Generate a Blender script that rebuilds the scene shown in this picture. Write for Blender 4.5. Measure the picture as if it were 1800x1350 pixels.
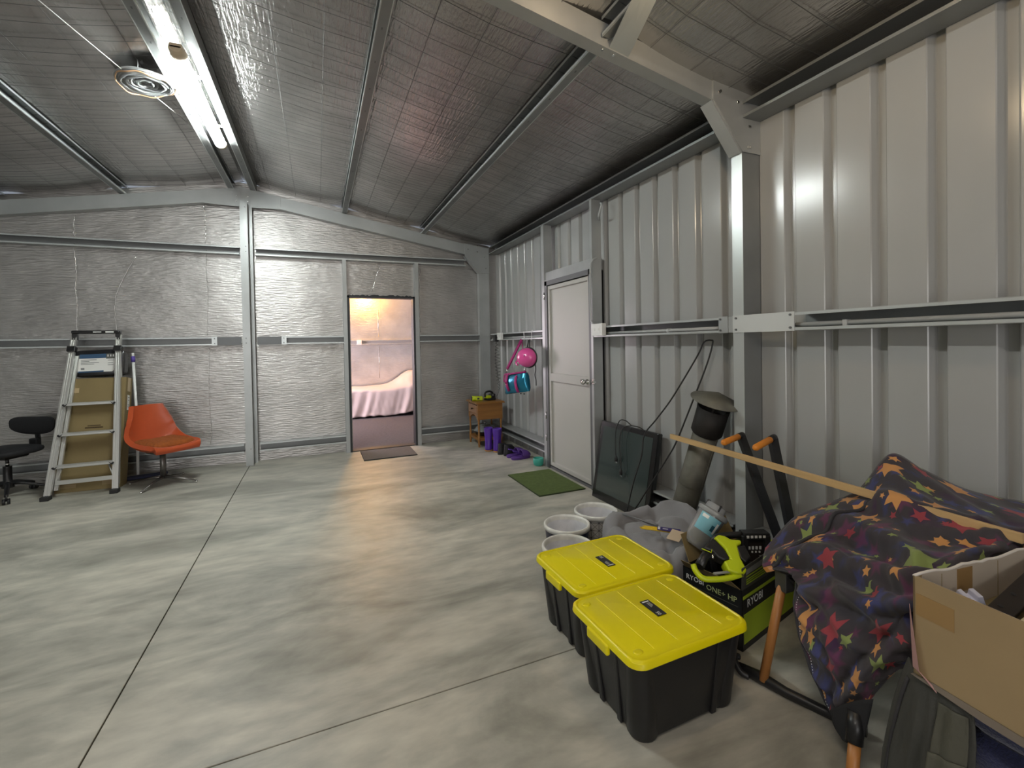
import bpy, bmesh, math, random
from mathutils import Vector, Matrix, Euler, noise
PI = math.pi; R = math.radians
random.seed(7)
SC = bpy.context.scene
for o in list(bpy.data.objects): bpy.data.objects.remove(o)
COL = SC.collection

# ------------------------------------------------------------- camera
CAM_H = 1.42
cd = bpy.data.cameras.new('camera'); cam = bpy.data.objects.new('camera', cd); COL.objects.link(cam)
yaw, pitch, roll = 0.40406, 0.014335, 0.018368
fw = Vector((math.sin(yaw)*math.cos(pitch), math.cos(yaw)*math.cos(pitch), -math.sin(pitch)))
r0 = Vector((math.cos(yaw), -math.sin(yaw), 0)); u0 = r0.cross(fw)
rt = r0*math.cos(roll) - u0*math.sin(roll); up = u0*math.cos(roll) + r0*math.sin(roll)
mw = Matrix((rt, up, -fw)).transposed().to_4x4(); mw.translation = (0, 0, CAM_H)
cam.matrix_world = mw
cd.sensor_width = 36; cd.lens = 16.0; cd.shift_x = 0; cd.shift_y = -61/1800
cd.clip_start = .05; cd.clip_end = 100
SC.camera = cam
# ------------------------------------------------------------- view, world
SC.view_settings.view_transform = 'Standard'; SC.view_settings.look = 'None'
SC.view_settings.gamma = 1; SC.view_settings.use_curve_mapping = False
SC.view_settings.exposure = 0.42
W = bpy.data.worlds.new('world'); SC.world = W; W.use_nodes = True
W.node_tree.nodes['Background'].inputs[0].default_value = (.75, .85, 1, 1)
W.node_tree.nodes['Background'].inputs[1].default_value = .5
# lamps of the place, and one added rear fill
TUBE_E = 120.0            # visible batten
TUBE2_E = 60.0           # same fitting in the bay behind the camera
def area(name, loc, rot, sx, sy, power, col):
    l = bpy.data.lights.new(name, 'AREA'); l.shape = 'RECTANGLE'; l.size = sx; l.size_y = sy
    l.energy = power; l.color = col
    o = bpy.data.objects.new(name, l); COL.objects.link(o); o.location = loc; o.rotation_euler = rot
    return o
# added fill light behind the camera, set at an unseen roller door opening
area('added_rear_fill', (-1.6, -4.9, 1.25), (R(90), 0, 0), 3.6, 2.3, 80, (1, .96, .92))
# bedroom: pink evening light from its window, warm bulb by the far wall
area('bedroom_window_light', (-.9, 8.6, 1.5), (R(90), 0, R(-90)), 1.6, 1.4, 76, (1, .86, .95))
bl = bpy.data.lights.new('bedroom_bulb', 'POINT'); bl.energy = 42; bl.color = (1, .50, .07); bl.shadow_soft_size = .09
blo = bpy.data.objects.new('bedroom_bulb', bl); COL.objects.link(blo); blo.location = (1.0, 9.95, 2.52)

# ------------------------------------------------------------- materials
MATS = {}
def new_mat(name):
    m = bpy.data.materials.new(name); m.use_nodes = True
    nt = m.node_tree; b = nt.nodes['Principled BSDF']; MATS[name] = m
    return m, nt, b
def nd(nt, t, **kw):
    n = nt.nodes.new(t)
    for k, v in kw.items(): setattr(n, k, v)
    return n
def mat(name, col, rough=.5, metal=0, var=0, scale=8, bump=0, bscale=60, coat=0, trans=0, stretch=None, col2=None, spec=.5, alpha=1, sheen=0):
    if name in MATS: return MATS[name]
    m, nt, b = new_mat(name); L = nt.links
    b.inputs['Roughness'].default_value = rough; b.inputs['Metallic'].default_value = metal
    b.inputs['Base Color'].default_value = (*col, 1); b.inputs['Specular IOR Level'].default_value = spec
    if coat: b.inputs['Coat Weight'].default_value = coat; b.inputs['Coat Roughness'].default_value = .15
    if trans: b.inputs['Transmission Weight'].default_value = trans
    if alpha < 1: b.inputs['Alpha'].default_value = alpha
    if sheen: b.inputs['Sheen Weight'].default_value = sheen
    if var or bump:
        tc = nd(nt, 'ShaderNodeTexCoord'); mp = nd(nt, 'ShaderNodeMapping'); L.new(tc.outputs['Object'], mp.inputs[0])
        if stretch: mp.inputs['Scale'].default_value = stretch
        if var:
            n = nd(nt, 'ShaderNodeTexNoise'); n.inputs['Scale'].default_value = scale; n.inputs['Detail'].default_value = 6
            L.new(mp.outputs[0], n.inputs['Vector'])
            r = nd(nt, 'ShaderNodeValToRGB'); r.color_ramp.elements[0].position = .3; r.color_ramp.elements[1].position = .7
            c2 = col2 or tuple(c*(1-var) for c in col); c1 = col if col2 else tuple(min(1, c*(1+var*.5)) for c in col)
            r.color_ramp.elements[0].color = (*c2, 1); r.color_ramp.elements[1].color = (*c1, 1)
            L.new(n.outputs['Fac'], r.inputs[0]); L.new(r.outputs[0], b.inputs['Base Color'])
        if bump:
            n2 = nd(nt, 'ShaderNodeTexNoise'); n2.inputs['Scale'].default_value = bscale; n2.inputs['Detail'].default_value = 4
            L.new(mp.outputs[0], n2.inputs['Vector'])
            bp = nd(nt, 'ShaderNodeBump'); bp.inputs['Strength'].default_value = bump; bp.inputs['Distance'].default_value = .004
            L.new(n2.outputs['Fac'], bp.inputs['Height']); L.new(bp.outputs[0], b.inputs['Normal'])
    return m
def hexc(s, g=2.2):
    return tuple((int(s[i:i+2], 16)/255)**g for i in (0, 2, 4))

def foil_mat(name, stretch, base=(.55, .545, .53), strength=.9, rough=.27, metal=.92, dist=.0035):
    """reflective reinforced foil: woven ridges drawn out along one direction, soft wrinkles"""
    m, nt, b = new_mat(name); L = nt.links
    b.inputs['Metallic'].default_value = metal; b.inputs['Roughness'].default_value = rough
    tc = nd(nt, 'ShaderNodeTexCoord')
    mp = nd(nt, 'ShaderNodeMapping'); mp.inputs['Scale'].default_value = stretch; L.new(tc.outputs['Object'], mp.inputs[0])
    n = nd(nt, 'ShaderNodeTexNoise'); n.inputs['Scale'].default_value = 1; n.inputs['Detail'].default_value = 2.5; L.new(mp.outputs[0], n.inputs['Vector'])
    n2 = nd(nt, 'ShaderNodeTexNoise'); n2.inputs['Scale'].default_value = 3.2; n2.inputs['Detail'].default_value = 5; L.new(tc.outputs['Object'], n2.inputs['Vector'])
    n3 = nd(nt, 'ShaderNodeTexNoise'); n3.inputs['Scale'].default_value = 45; n3.inputs['Detail'].default_value = 2; L.new(tc.outputs['Object'], n3.inputs['Vector'])
    b1 = nd(nt, 'ShaderNodeBump'); b1.inputs['Strength'].default_value = strength; b1.inputs['Distance'].default_value = dist; L.new(n.outputs['Fac'], b1.inputs['Height'])
    b2 = nd(nt, 'ShaderNodeBump'); b2.inputs['Strength'].default_value = .22; b2.inputs['Distance'].default_value = .03; L.new(n2.outputs['Fac'], b2.inputs['Height']); L.new(b1.outputs[0], b2.inputs['Normal'])
    b3 = nd(nt, 'ShaderNodeBump'); b3.inputs['Strength'].default_value = .25; b3.inputs['Distance'].default_value = .004; L.new(n3.outputs['Fac'], b3.inputs['Height']); L.new(b2.outputs[0], b3.inputs['Normal'])
    L.new(b3.outputs[0], b.inputs['Normal'])
    r = nd(nt, 'ShaderNodeValToRGB'); r.color_ramp.elements[0].position = .35; r.color_ramp.elements[1].position = .65
    r.color_ramp.elements[0].color = (*[c*.82 for c in base], 1); r.color_ramp.elements[1].color = (*base, 1)
    L.new(n2.outputs['Fac'], r.inputs[0]); L.new(r.outputs[0], b.inputs['Base Color'])
    return m
FOIL_ROOF = foil_mat('foil_roof', (75, 9, 75), base=(.58, .565, .55), dist=.005)
FOIL_WALL = foil_mat('foil_wall', (10, 70, 75), base=(.52, .507, .495), dist=.008, rough=.36, metal=.85)
FOIL_ROOM = foil_mat('foil_bedroom', (11, 60, 62), base=(.85, .83, .82), strength=.8, rough=.36, metal=.75, dist=.006)

def concrete():
    m, nt, b = new_mat('concrete'); L = nt.links
    tc = nd(nt, 'ShaderNodeTexCoord')
    n1 = nd(nt, 'ShaderNodeTexNoise'); n1.inputs['Scale'].default_value = 1.1; n1.inputs['Detail'].default_value = 8; n1.inputs['Roughness'].default_value = .62; n1.inputs['Distortion'].default_value = .6
    mp = nd(nt, 'ShaderNodeMapping'); mp.inputs['Scale'].default_value = (.75, 1.7, 1); mp.inputs['Rotation'].default_value = (0, 0, R(18)); L.new(tc.outputs['Object'], mp.inputs[0]); L.new(mp.outputs[0], n1.inputs['Vector'])
    n2 = nd(nt, 'ShaderNodeTexNoise'); n2.inputs['Scale'].default_value = 7; n2.inputs['Detail'].default_value = 8; L.new(mp.outputs[0], n2.inputs['Vector'])
    n3 = nd(nt, 'ShaderNodeTexNoise'); n3.inputs['Scale'].default_value = 90; n3.inputs['Detail'].default_value = 4; L.new(tc.outputs['Object'], n3.inputs['Vector'])
    r = nd(nt, 'ShaderNodeValToRGB'); e = r.color_ramp.elements
    e[0].position = .36; e[0].color = (*hexc('8a887e'), 1); e[1].position = .60; e[1].color = (*hexc('bab5a8'), 1)
    x = e.new(.48); x.color = (*hexc('a5a297'), 1)
    L.new(n1.outputs['Fac'], r.inputs[0])
    mx = nd(nt, 'ShaderNodeMix', data_type='RGBA', blend_type='OVERLAY'); mx.inputs[0].default_value = .45
    L.new(r.outputs[0], mx.inputs[6]); L.new(n2.outputs['Fac'], mx.inputs[7]); L.new(mx.outputs[2], b.inputs['Base Color'])
    rr = nd(nt, 'ShaderNodeMapRange'); rr.inputs['To Min'].default_value = .30; rr.inputs['To Max'].default_value = .58
    L.new(n2.outputs['Fac'], rr.inputs[0]); L.new(rr.outputs[0], b.inputs['Roughness'])
    bp = nd(nt, 'ShaderNodeBump'); bp.inputs['Strength'].default_value = .12; bp.inputs['Distance'].default_value = .002
    L.new(n3.outputs['Fac'], bp.inputs['Height']); L.new(bp.outputs[0], b.inputs['Normal'])
    return m
CONC = concrete()
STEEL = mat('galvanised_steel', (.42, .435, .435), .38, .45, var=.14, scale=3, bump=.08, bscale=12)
STEEL_M = mat('shaded_steel', (.26, .27, .272), .42, .5, var=.1, scale=4)  # darker copy of STEEL, paints shade on webs, purlins and column sides
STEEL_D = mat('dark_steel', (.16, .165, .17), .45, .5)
STEEL_L = mat('pale_steel', (.55, .58, .58), .32, .45)  # paler copy of STEEL; on lips and column it stands in for light
SHEET = mat('wall_sheet_paint', hexc('a3a4a3'), .19, 0, var=.05, scale=2, bump=.05, bscale=9, stretch=(1, 1, .15), spec=.6)
DOORP = mat('door_paint', hexc('b3b1ab'), .42)
WHITE = mat('white_plastic', (.78, .78, .76), .4)
BLACK = mat('black_plastic', (.012, .012, .013), .38)
RUBBER = mat('black_rubber', (.02, .02, .02), .7)
ALU = mat('aluminium', (.62, .62, .60), .36, .75)
CHROME = mat('chrome', (.75, .75, .74), .15, 1)
ORANGE_V = mat('orange_vinyl', hexc('b5502e'), .36, var=.08, scale=5, bump=.05, bscale=40)
CARD = mat('cardboard', hexc('988261'), .8, var=.07, scale=5, bump=.06, bscale=120)
CARD_D = mat('cardboard_brown', hexc('84734f'), .8, var=.10, scale=4)

# ------------------------------------------------------------- mesh helpers
def mesh_obj(name, bm, m, parent=None, smooth=False, uv=False):
    me = bpy.data.meshes.new(name); bm.normal_update(); bm.to_mesh(me); bm.free()
    for mm in (m if isinstance(m, (list, tuple)) else [m]): me.materials.append(mm)
    if smooth:
        for p in me.polygons: p.use_smooth = True
        if smooth == 'auto':
            me.set_sharp_from_angle(angle=R(38))
    o = bpy.data.objects.new(name, me); COL.objects.link(o)
    if parent is not None: o.parent = parent
    return o
def tag(o, label=None, cat=None, group=None, kind=None):
    if label: o['label'] = label
    if cat: o['category'] = cat
    if group: o['group'] = group
    if kind: o['kind'] = kind
    return o
def thing(name, label, cat, loc=(0, 0, 0), rz=0, group=None, rot=None):
    o = bpy.data.objects.new(name, None); COL.objects.link(o); o.empty_display_size = .05
    o.location = loc; o.rotation_euler = rot or (0, 0, rz)
    return tag(o, label, cat, group)
def struct(name, loc=(0, 0, 0), rz=0):
    o = bpy.data.objects.new(name, None); COL.objects.link(o); o.location = loc; o.rotation_euler = (0, 0, rz)
    o['kind'] = 'structure'; return o
def B(): return bmesh.new()
def box(bm, lo, hi, mi=0, mtx=None, bev=0, seg=2):
    x0, y0, z0 = lo; x1, y1, z1 = hi
    vs = [bm.verts.new(v) for v in ((x0,y0,z0),(x1,y0,z0),(x1,y1,z0),(x0,y1,z0),(x0,y0,z1),(x1,y0,z1),(x1,y1,z1),(x0,y1,z1))]
    fs = [bm.faces.new([vs[i] for i in f]) for f in ((3,2,1,0),(4,5,6,7),(0,1,5,4),(1,2,6,5),(2,3,7,6),(3,0,4,7))]
    if bev:
        es = list({e for f in fs for e in f.edges})
        r = bmesh.ops.bevel(bm, geom=es, offset=bev, segments=seg, affect='EDGES', profile=.5)
        fs = [f for f in bm.faces if f.is_valid and all(v in set(r['verts']) or v in vs for v in f.verts)]
        vs = list({v for f in fs for v in f.verts})
    for f in fs: f.material_index = mi
    if mtx is not None: bmesh.ops.transform(bm, matrix=mtx, verts=[v for v in vs if v.is_valid])
    return [v for v in vs if v.is_valid]
def frame_of(d, ref=None):
    d = d.normalized(); a = ref or (Vector((0, 0, 1)) if abs(d.z) < .9 else Vector((1, 0, 0)))
    x = a.cross(d).normalized(); y = d.cross(x); return x, y
def tube(bm, pts, r, n=10, caps=True, mi=0, ry=None, closed=False, ref=None):
    pts = [Vector(p) for p in pts]; N = len(pts)
    rs = r if isinstance(r, (list, tuple)) else [r]*N
    rings = []; px = None
    for i, p in enumerate(pts):
        if closed: d = pts[(i+1) % N] - pts[i-1]
        else: d = pts[min(i+1, N-1)] - pts[max(i-1, 0)]
        x, y = frame_of(d, ref)
        if px is not None and ref is None:
            x = (px - d.normalized()*px.dot(d.normalized())).normalized(); y = d.normalized().cross(x)
        px = x
        ra = rs[i]; rb = (ry if ry is not None else None)
        rb = ra if rb is None else (rb[i] if isinstance(rb, (list, tuple)) else rb)
        rings.append([bm.verts.new(p + x*ra*math.cos(2*PI*k/n) + y*rb*math.sin(2*PI*k/n)) for k in range(n)])
    M = N if closed else N-1
    for i in range(M):
        a, b = rings[i], rings[(i+1) % N]
        for k in range(n):
            f = bm.faces.new((a[k], a[(k+1) % n], b[(k+1) % n], b[k])); f.material_index = mi; f.smooth = True
    if caps and not closed:
        f = bm.faces.new(rings[0][::-1]); f.material_index = mi
        f = bm.faces.new(rings[-1]); f.material_index = mi
    return rings
def spline(pts, n=8):
    pts = [Vector(p) for p in pts]; out = []
    P = [pts[0]*2-pts[1]] + pts + [pts[-1]*2-pts[-2]]
    for i in range(1, len(P)-2):
        for k in range(n):
            t = k/n; a, b, c, d = P[i-1:i+3]
            out.append(.5*((2*b)+(c-a)*t+(2*a-5*b+4*c-d)*t*t+(3*b-a-3*c+d)*t**3))
    out.append(pts[-1]); return out
def lathe(bm, prof, n=24, mi=0, c=(0, 0, 0), sx=1, sy=1, capb=True, capt=True, mtx=None):
    rings = []; allv = []
    for r, z in prof:
        if r < 1e-6: v = bm.verts.new((c[0], c[1], c[2]+z)); rings.append([v]); allv.append(v)
        else:
            rg = [bm.verts.new((c[0]+r*sx*math.cos(2*PI*k/n), c[1]+r*sy*math.sin(2*PI*k/n), c[2]+z)) for k in range(n)]
            rings.append(rg); allv += rg
    for a, b in zip(rings, rings[1:]):
        if len(a) == 1 and len(b) == 1: continue
        for k in range(n):
            k2 = (k+1) % n
            if len(a) == 1: f = bm.faces.new((a[0], b[k2], b[k]))
            elif len(b) == 1: f = bm.faces.new((a[k], a[k2], b[0]))
            else: f = bm.faces.new((a[k], a[k2], b[k2], b[k]))
            f.material_index = mi; f.smooth = True
    if capb and len(rings[0]) > 1: bm.faces.new(rings[0][::-1]).material_index = mi
    if capt and len(rings[-1]) > 1: bm.faces.new(rings[-1]).material_index = mi
    if mtx is not None: bmesh.ops.transform(bm, matrix=mtx, verts=allv)
    return allv
def prism(bm, poly, d, mi=0, mtx=None):
    """poly: 3D points of one face, d: extrusion vector"""
    d = Vector(d); a = [bm.verts.new(Vector(p)) for p in poly]; b = [bm.verts.new(Vector(p)+d) for p in poly]
    n = len(a); fs = [bm.faces.new(a), bm.faces.new(b[::-1])]
    for k in range(n): fs.append(bm.faces.new((a[(k+1) % n], a[k], b[k], b[(k+1) % n])))
    bmesh.ops.recalc_face_normals(bm, faces=fs)
    for f in fs: f.material_index = mi
    if mtx is not None: bmesh.ops.transform(bm, matrix=mtx, verts=a+b)
    return a+b
def rrect(w, h, r, n=5):
    """rounded rectangle outline centred on 0"""
    out = []
    for cx, cy, a0 in ((w/2-r, h/2-r, 0), (-w/2+r, h/2-r, 90), (-w/2+r, -h/2+r, 180), (w/2-r, -h/2+r, 270)):
        for k in range(n+1):
            a = R(a0+90*k/n); out.append((cx+r*math.cos(a), cy+r*math.sin(a)))
    return out
def loft(bm, loops, mi=0, capb=True, capt=True, smooth=True):
    rings = [[bm.verts.new(p) for p in lp] for lp in loops]; n = len(rings[0])
    for a, b in zip(rings, rings[1:]):
        for k in range(n):
            f = bm.faces.new((a[k], a[(k+1) % n], b[(k+1) % n], b[k])); f.material_index = mi; f.smooth = smooth
    if capb: bm.faces.new(rings[0][::-1]).material_index = mi
    if capt: bm.faces.new(rings[-1]).material_index = mi
    return rings
def text_obj(name, s, size, m, parent, mtx, depth=.0006, align='CENTER'):
    cu = bpy.data.curves.new(name, 'FONT'); cu.body = s; cu.size = size; cu.extrude = depth; cu.align_x = align; cu.align_y = 'CENTER'
    cu.resolution_u = 2
    t = bpy.data.objects.new(name, cu); COL.objects.link(t); dg = bpy.context.evaluated_depsgraph_get(); dg.update()
    me = bpy.data.meshes.new_from_object(t.evaluated_get(dg)); bpy.data.objects.remove(t); me.materials.clear(); me.materials.append(m)
    me.transform(mtx)
    o = bpy.data.objects.new(name, me); COL.objects.link(o)
    if parent is not None: o.parent = parent
    return o
def TR(loc, rx=0, ry=0, rz=0): return Matrix.Translation(loc) @ Euler((R(rx), R(ry), R(rz)), 'XYZ').to_matrix().to_4x4()
def copy_tree(o, parent=None, label=None):
    c = o.copy(); COL.objects.link(c)
    if parent is not None: c.parent = parent
    if label: c['label'] = label
    for ch in list(o.children): copy_tree(ch, c)
    return c
def basis(o, x, y, z):
    """matrix whose columns are x,y,z axes at origin o"""
    m = Matrix.Identity(4)
    for i, a in enumerate((x, y, z)):
        a = Vector(a)
        for j in range(3): m[j][i] = a[j]
    m.translation = Vector(o); return m
# ============================================================= SHELL
XW = 2.531; XG = 2.38          # right wall sheet face, girt/column face
YB = 6.50; YG = 6.397          # back wall foil, girt/rafter face
XL = -4.13; YR = -5.0; RID = -.80; SL = .18
def zpur(x): return 3.167-SL*(abs(x-RID)-1.172)    # underside of purlins
def zroof(x): return zpur(x)+.103
# floor: slabs with recessed saw cuts
fl = struct('floor')
bm = B(); box(bm, (XL-.1, YR, -.2), (XW+.1, YB+.1, -.05)); mesh_obj('sub_base', bm, mat('joint_dark', (.03, .03, .028), .9), fl)
g = .003
xs = [XL-.1, -.781, XW+.1]; ys = [YR, -2.4, 1.815, YB+.1]
for i in range(2):
    for j in range(3):
        bm = B(); box(bm, (xs[i]+g, ys[j]+g, -.06), (xs[i+1]-g, ys[j+1]-g, 0), bev=.002, seg=1)
        mesh_obj('slab', bm, CONC, fl)
# right wall: ribbed sheets
wr = struct('wall_right')
PIT = .2265; Y0 = 3.643-PIT*18
def rib_profile(y0, n, top=None):
    """(y, x) profile, pans at XW, ribs recessed outwards"""
    out = []
    for k in range(n):
        y = y0+PIT*k   # far edge of a rib opening at y
        out += [(y-.074, XW), (y-.070, XW+.004), (y-.058, XW+.036), (y-.054, XW+.040), (y-.022, XW+.040), (y-.018, XW+.036), (y-.004, XW+.004), (y, XW)]
    return out
def ribbed(name, prof, z0, z1, m, parent, swap=None):
    bm = B(); lo = []; hi = []
    for y, x in prof:
        a, b = (x, y, z0), (x, y, z1 if not callable(z1) else z1(x))
        if swap: a, b = swap(a), swap(b)
        lo.append(bm.verts.new(a)); hi.append(bm.verts.new(b))
    for k in range(len(lo)-1): bm.faces.new((lo[k], lo[k+1], hi[k+1], hi[k]))
    # thickness skin on the outside
    o = mesh_obj(name, bm, m, parent); md = o.modifiers.new('s', 'SOLIDIFY'); md.thickness = .0015; md.offset = 0
    return o
def bevel_mod(o, w=.002, s=2):
    md = o.modifiers.new('b', 'BEVEL'); md.width = w; md.segments = s; md.limit_method = 'ANGLE'; md.angle_limit = R(25)
DY0, DY1, DZ = 3.665, 4.585, 2.10      # door hole
ytop = 2.86
k = 0
while True:
    y0 = YR+.1+PIT*3*k
    yy0 = Y0+PIT*3*(k-10)
    k += 1
    if yy0 < YR-.7: continue
    if yy0 > YB: break
    pr = [(min(y, YB), x) for y, x in rib_profile(yy0, 3) if y < YB+.2 and y > YR]
    if len(pr) < 3: continue
    a, b = pr[0][0], pr[-1][0]
    # split around the door
    pts = sorted(set(pr))
    def cut(lo, hi, z0, z1):
        q = [p for p in pts if lo <= p[0] <= hi]
        if a < lo < b: q = [(lo, XW)]+q
        if a < hi < b: q = q+[(hi, XW)]
        if len(q) > 1: ribbed('sheet', q, z0, z1, SHEET, wr)
    if b <= DY0 or a >= DY1: ribbed('sheet', pts+[(min(b+.1525, YB), XW)], 0, ytop, SHEET, wr)
    else:
        pts.append((b+.1525, XW)); b += .1525
        cut(-99, DY0, 0, ytop); cut(DY1, 99, 0, ytop); cut(max(DY0, a-.001), min(DY1, b+.001), DZ, ytop)
bm = B(); box(bm, (XW+.055, YR, 0), (XW+.07, YB+.03, 2.90)); mesh_obj('leak_blocker', bm, mat('outer_dark', (.12, .12, .12), .8), wr)  # added backing outside the sheets, keeps light from leaking through gaps
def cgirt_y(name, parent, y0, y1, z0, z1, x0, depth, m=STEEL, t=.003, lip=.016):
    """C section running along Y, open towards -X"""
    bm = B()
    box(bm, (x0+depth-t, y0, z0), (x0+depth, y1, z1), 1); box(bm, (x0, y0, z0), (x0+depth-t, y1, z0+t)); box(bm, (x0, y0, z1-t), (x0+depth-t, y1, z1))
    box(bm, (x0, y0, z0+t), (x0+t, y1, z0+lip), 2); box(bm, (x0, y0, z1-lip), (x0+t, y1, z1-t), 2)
    return mesh_obj(name, bm, [m, STEEL_M, STEEL_L], parent)  # shading put into the slots: darker web, brighter lips
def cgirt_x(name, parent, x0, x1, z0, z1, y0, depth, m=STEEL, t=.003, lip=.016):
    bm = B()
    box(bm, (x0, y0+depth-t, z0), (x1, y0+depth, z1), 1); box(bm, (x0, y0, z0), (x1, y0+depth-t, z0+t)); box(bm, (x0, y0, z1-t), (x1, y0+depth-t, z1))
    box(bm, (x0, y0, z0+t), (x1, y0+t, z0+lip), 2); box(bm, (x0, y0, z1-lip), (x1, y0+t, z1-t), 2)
    return mesh_obj(name, bm, [m, STEEL_M, STEEL_L], parent)  # same painted shading as the Y girts, dark recess and bright lips
def bolt(bm, p, n, r=.007, h=.006, mi=0):
    n = Vector(n).normalized(); tube(bm, [Vector(p), Vector(p)+n*h], r, 6, mi=mi)
P1 = (4.60, 4.67); P2 = (3.62, 3.66)   # door posts in Y
GD = .145
# mid girts with conduit
for (a, b) in ((4.67, 6.37), (2.145, 3.62), (-4.9, 1.70)):
    cgirt_y('girt', wr, a, b, 1.459, 1.558, XG, GD, STEEL)
    bm = B(); tube(bm, [(XG+.03, a+.05, 1.490), (XG+.03, b-.02, 1.490)], .0125, 10)
    y = a+.5
    while y < b-.1:
        box(bm, (XG+.014, y, 1.474), (XG+.046, y+.02, 1.505)); y += .83
    mesh_obj('conduit', bm, mat('conduit_grey', (.42, .43, .43), .4), wr)
for (a, b, z0, z1) in ((4.67, 6.37, .15, .25), (2.08, 3.62, .15, .25), (-4.9, 1.98, .15, .25)):
    cgirt_y('base_girt', wr, a, b, z0, z1, XG, GD)
# brick-red packers are not seen; eave purlin
o = cgirt_y('eave_purlin', wr, -4.9, 6.39, 2.745, 2.845, XG, GD, STEEL_M); o.data.materials[1] = STEEL_D; o.data.materials[2] = STEEL_M  # body and web darkened to paint in the shade under the eave
# girt splice plates on the column
PLATE = mat('plate_grey', (.58, .60, .60), .45, .2)
bm = B(); box(bm, (XG-.006, 1.665, 1.457), (XG, 2.06, 1.562))
for y in (1.685, 2.035):
    for z in (1.475, 1.545): bolt(bm, (XG-.006, y, z), (-1, 0, 0), mi=1)
mesh_obj('splice_plate', bm, [PLATE, STEEL_D], wr)
bm = B(); box(bm, (XG-.004, 2.10, 1.457), (XG, 2.17, 1.562))
for z in (1.475, 1.545): bolt(bm, (XG-.004, 2.155, z), (-1, 0, 0), mi=1)
box(bm, (XG+.002, 2.065, 1.459), (XG+.005, 2.16, 1.558))
mesh_obj('girt_cleat', bm, [STEEL, STEEL_D], wr)
# door posts and head
for (a, b) in (P1, P2):
    bm = B(); box(bm, (XG, a, 0), (XG+.10, b, 2.75)); 
    box(bm, (XG-.003, a, 0), (XG, a+.012, 2.75)); mesh_obj('door_post', bm, STEEL, wr)
bm = B(); box(bm, (XG+.015, P2[1], 2.115), (XG+.14, P1[0], 2.205)); box(bm, (XG, P2[1], 2.105), (XG+.14, P1[0], 2.117)); mesh_obj('door_head', bm, STEEL, wr)
# thin grey cable running down post
bm = B(); tube(bm, spline([(XG+.06, 3.56, 2.70), (XG+.03, 3.50, 2.66), (XG+.02, 3.53, 2.58), (XG+.07, 3.60, 2.56)], 6), .009, 8)
tube(bm, spline([(XG+.04, 3.60, 2.20), (XG-.012, 3.60, 2.17), (XG-.014, 3.635, 2.08), (XG-.014, 3.64, 1.66), (XG-.012, 3.62, 1.60), (XG, 3.58, 1.55)], 6), .008, 8)
mesh_obj('flex_conduit', bm, mat('conduit_grey', (0, 0, 0)), wr)
# ---- door
d1 = struct('door_1')
bm = B(); box(bm, (XG+.035, 3.70, .035), (XG+.045, 4.545, 2.045)); mesh_obj('door_panel', bm, DOORP, d1)
for lo, hi, nm in (((XG+.012, 3.70, .035), (XG+.037, 3.735, 2.045), 'stile'), ((XG+.012, 4.505, .035), (XG+.037, 4.545, 2.045), 'stile'),
                   ((XG+.013, 3.735, .035), (XG+.037, 4.505, .075), 'rail'), ((XG+.013, 3.735, 2.005), (XG+.037, 4.505, 2.045), 'rail'), ((XG+.013, 3.735, .985), (XG+.037, 4.505, 1.075), 'rail')):
    bm = B(); box(bm, lo, hi, bev=.002, seg=1); mesh_obj(nm, bm, DOORP, d1)
bm = B(); box(bm, (XG, 4.55, 0), (XG+.06, 4.60, 2.105)); box(bm, (XG, 3.66, 0), (XG+.04, 3.695, 2.105)); box(bm, (XG, 3.66, 2.055), (XG+.06, 4.60, 2.105)); box(bm, (XG+.01, 3.66, 0), (XG+.06, 4.60, .025))
mesh_obj('door_frame', bm, [STEEL_D], d1)
bm = B()
lathe(bm, [(.026, 0), (.026, .008), (.012, .012), (.012, .03), (.024, .036), (.028, .048), (.024, .060), (0, .064)], 20, mtx=TR((XG+.012, 3.755, 1.03), 0, -90, 0))
tube(bm, [(XG-.03, 3.755, 1.03), (XG-.035, 3.80, 1.045)], .006, 8)
mesh_obj('door_knob', bm, CHROME, d1)
bm = B(); box(bm, (XG-.016, 3.60, 1.015), (XG-.003, 3.64, 1.065), bev=.003); tube(bm, [(XG-.02, 3.57, 1.04), (XG-.02, 3.66, 1.04)], .007, 8); mesh_obj('strike_latch', bm, CHROME, d1)
bm = B()
for z in (.3, .55, 1.9): tube(bm, [(XG-.006, 4.60, z), (XG-.006, 4.60, z+.08)], .006, 8)
mesh_obj('hinge', bm, CHROME, d1)

# ---- back wall
wb = struct('wall_back')
DX0, DX1, DH = .405, 1.25, 2.085
def foil_sheet(x0, x1, z0, z1f, parent, m=FOIL_WALL, y=YB, seed=0, nx=8, nz=16, amp=.0022):
    bm = B(); V = []
    for i in range(nx+1):
        x = x0+(x1-x0)*i/nx; zt = z1f(x) if callable(z1f) else z1f; col = []
        for j in range(nz+1):
            z = z0+(zt-z0)*j/nz
            e = 1.0
            dy = amp*noise.noise(Vector((x*1.7, z*1.3, seed)))*e + amp*.6*noise.noise(Vector((x*6, z*.9, seed+3)))
            col.append(bm.verts.new((x, y+dy, z)))
        V.append(col)
    for i in range(nx):
        for j in range(nz): bm.faces.new((V[i][j], V[i+1][j], V[i+1][j+1], V[i][j+1])).smooth = True
    o = mesh_obj('foil_sheet', bm, m, parent)
    return o
top = lambda x: zroof(x)-.012
seams = [XL, -3.64, -2.42, -1.20, .04, DX0]
for k in range(len(seams)-1): foil_sheet(seams[k]-.02, seams[k+1]+.01, 0.0, top, wb, seed=k*7, y=YB-.004*(k % 2), nx=10, nz=26)
foil_sheet(DX0, DX1, DH, top, wb, seed=40, y=YB-.003, nz=12)
foil_sheet(DX1, XW, 0.0, top, wb, seed=50, y=YB, nx=10, nz=26)
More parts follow.
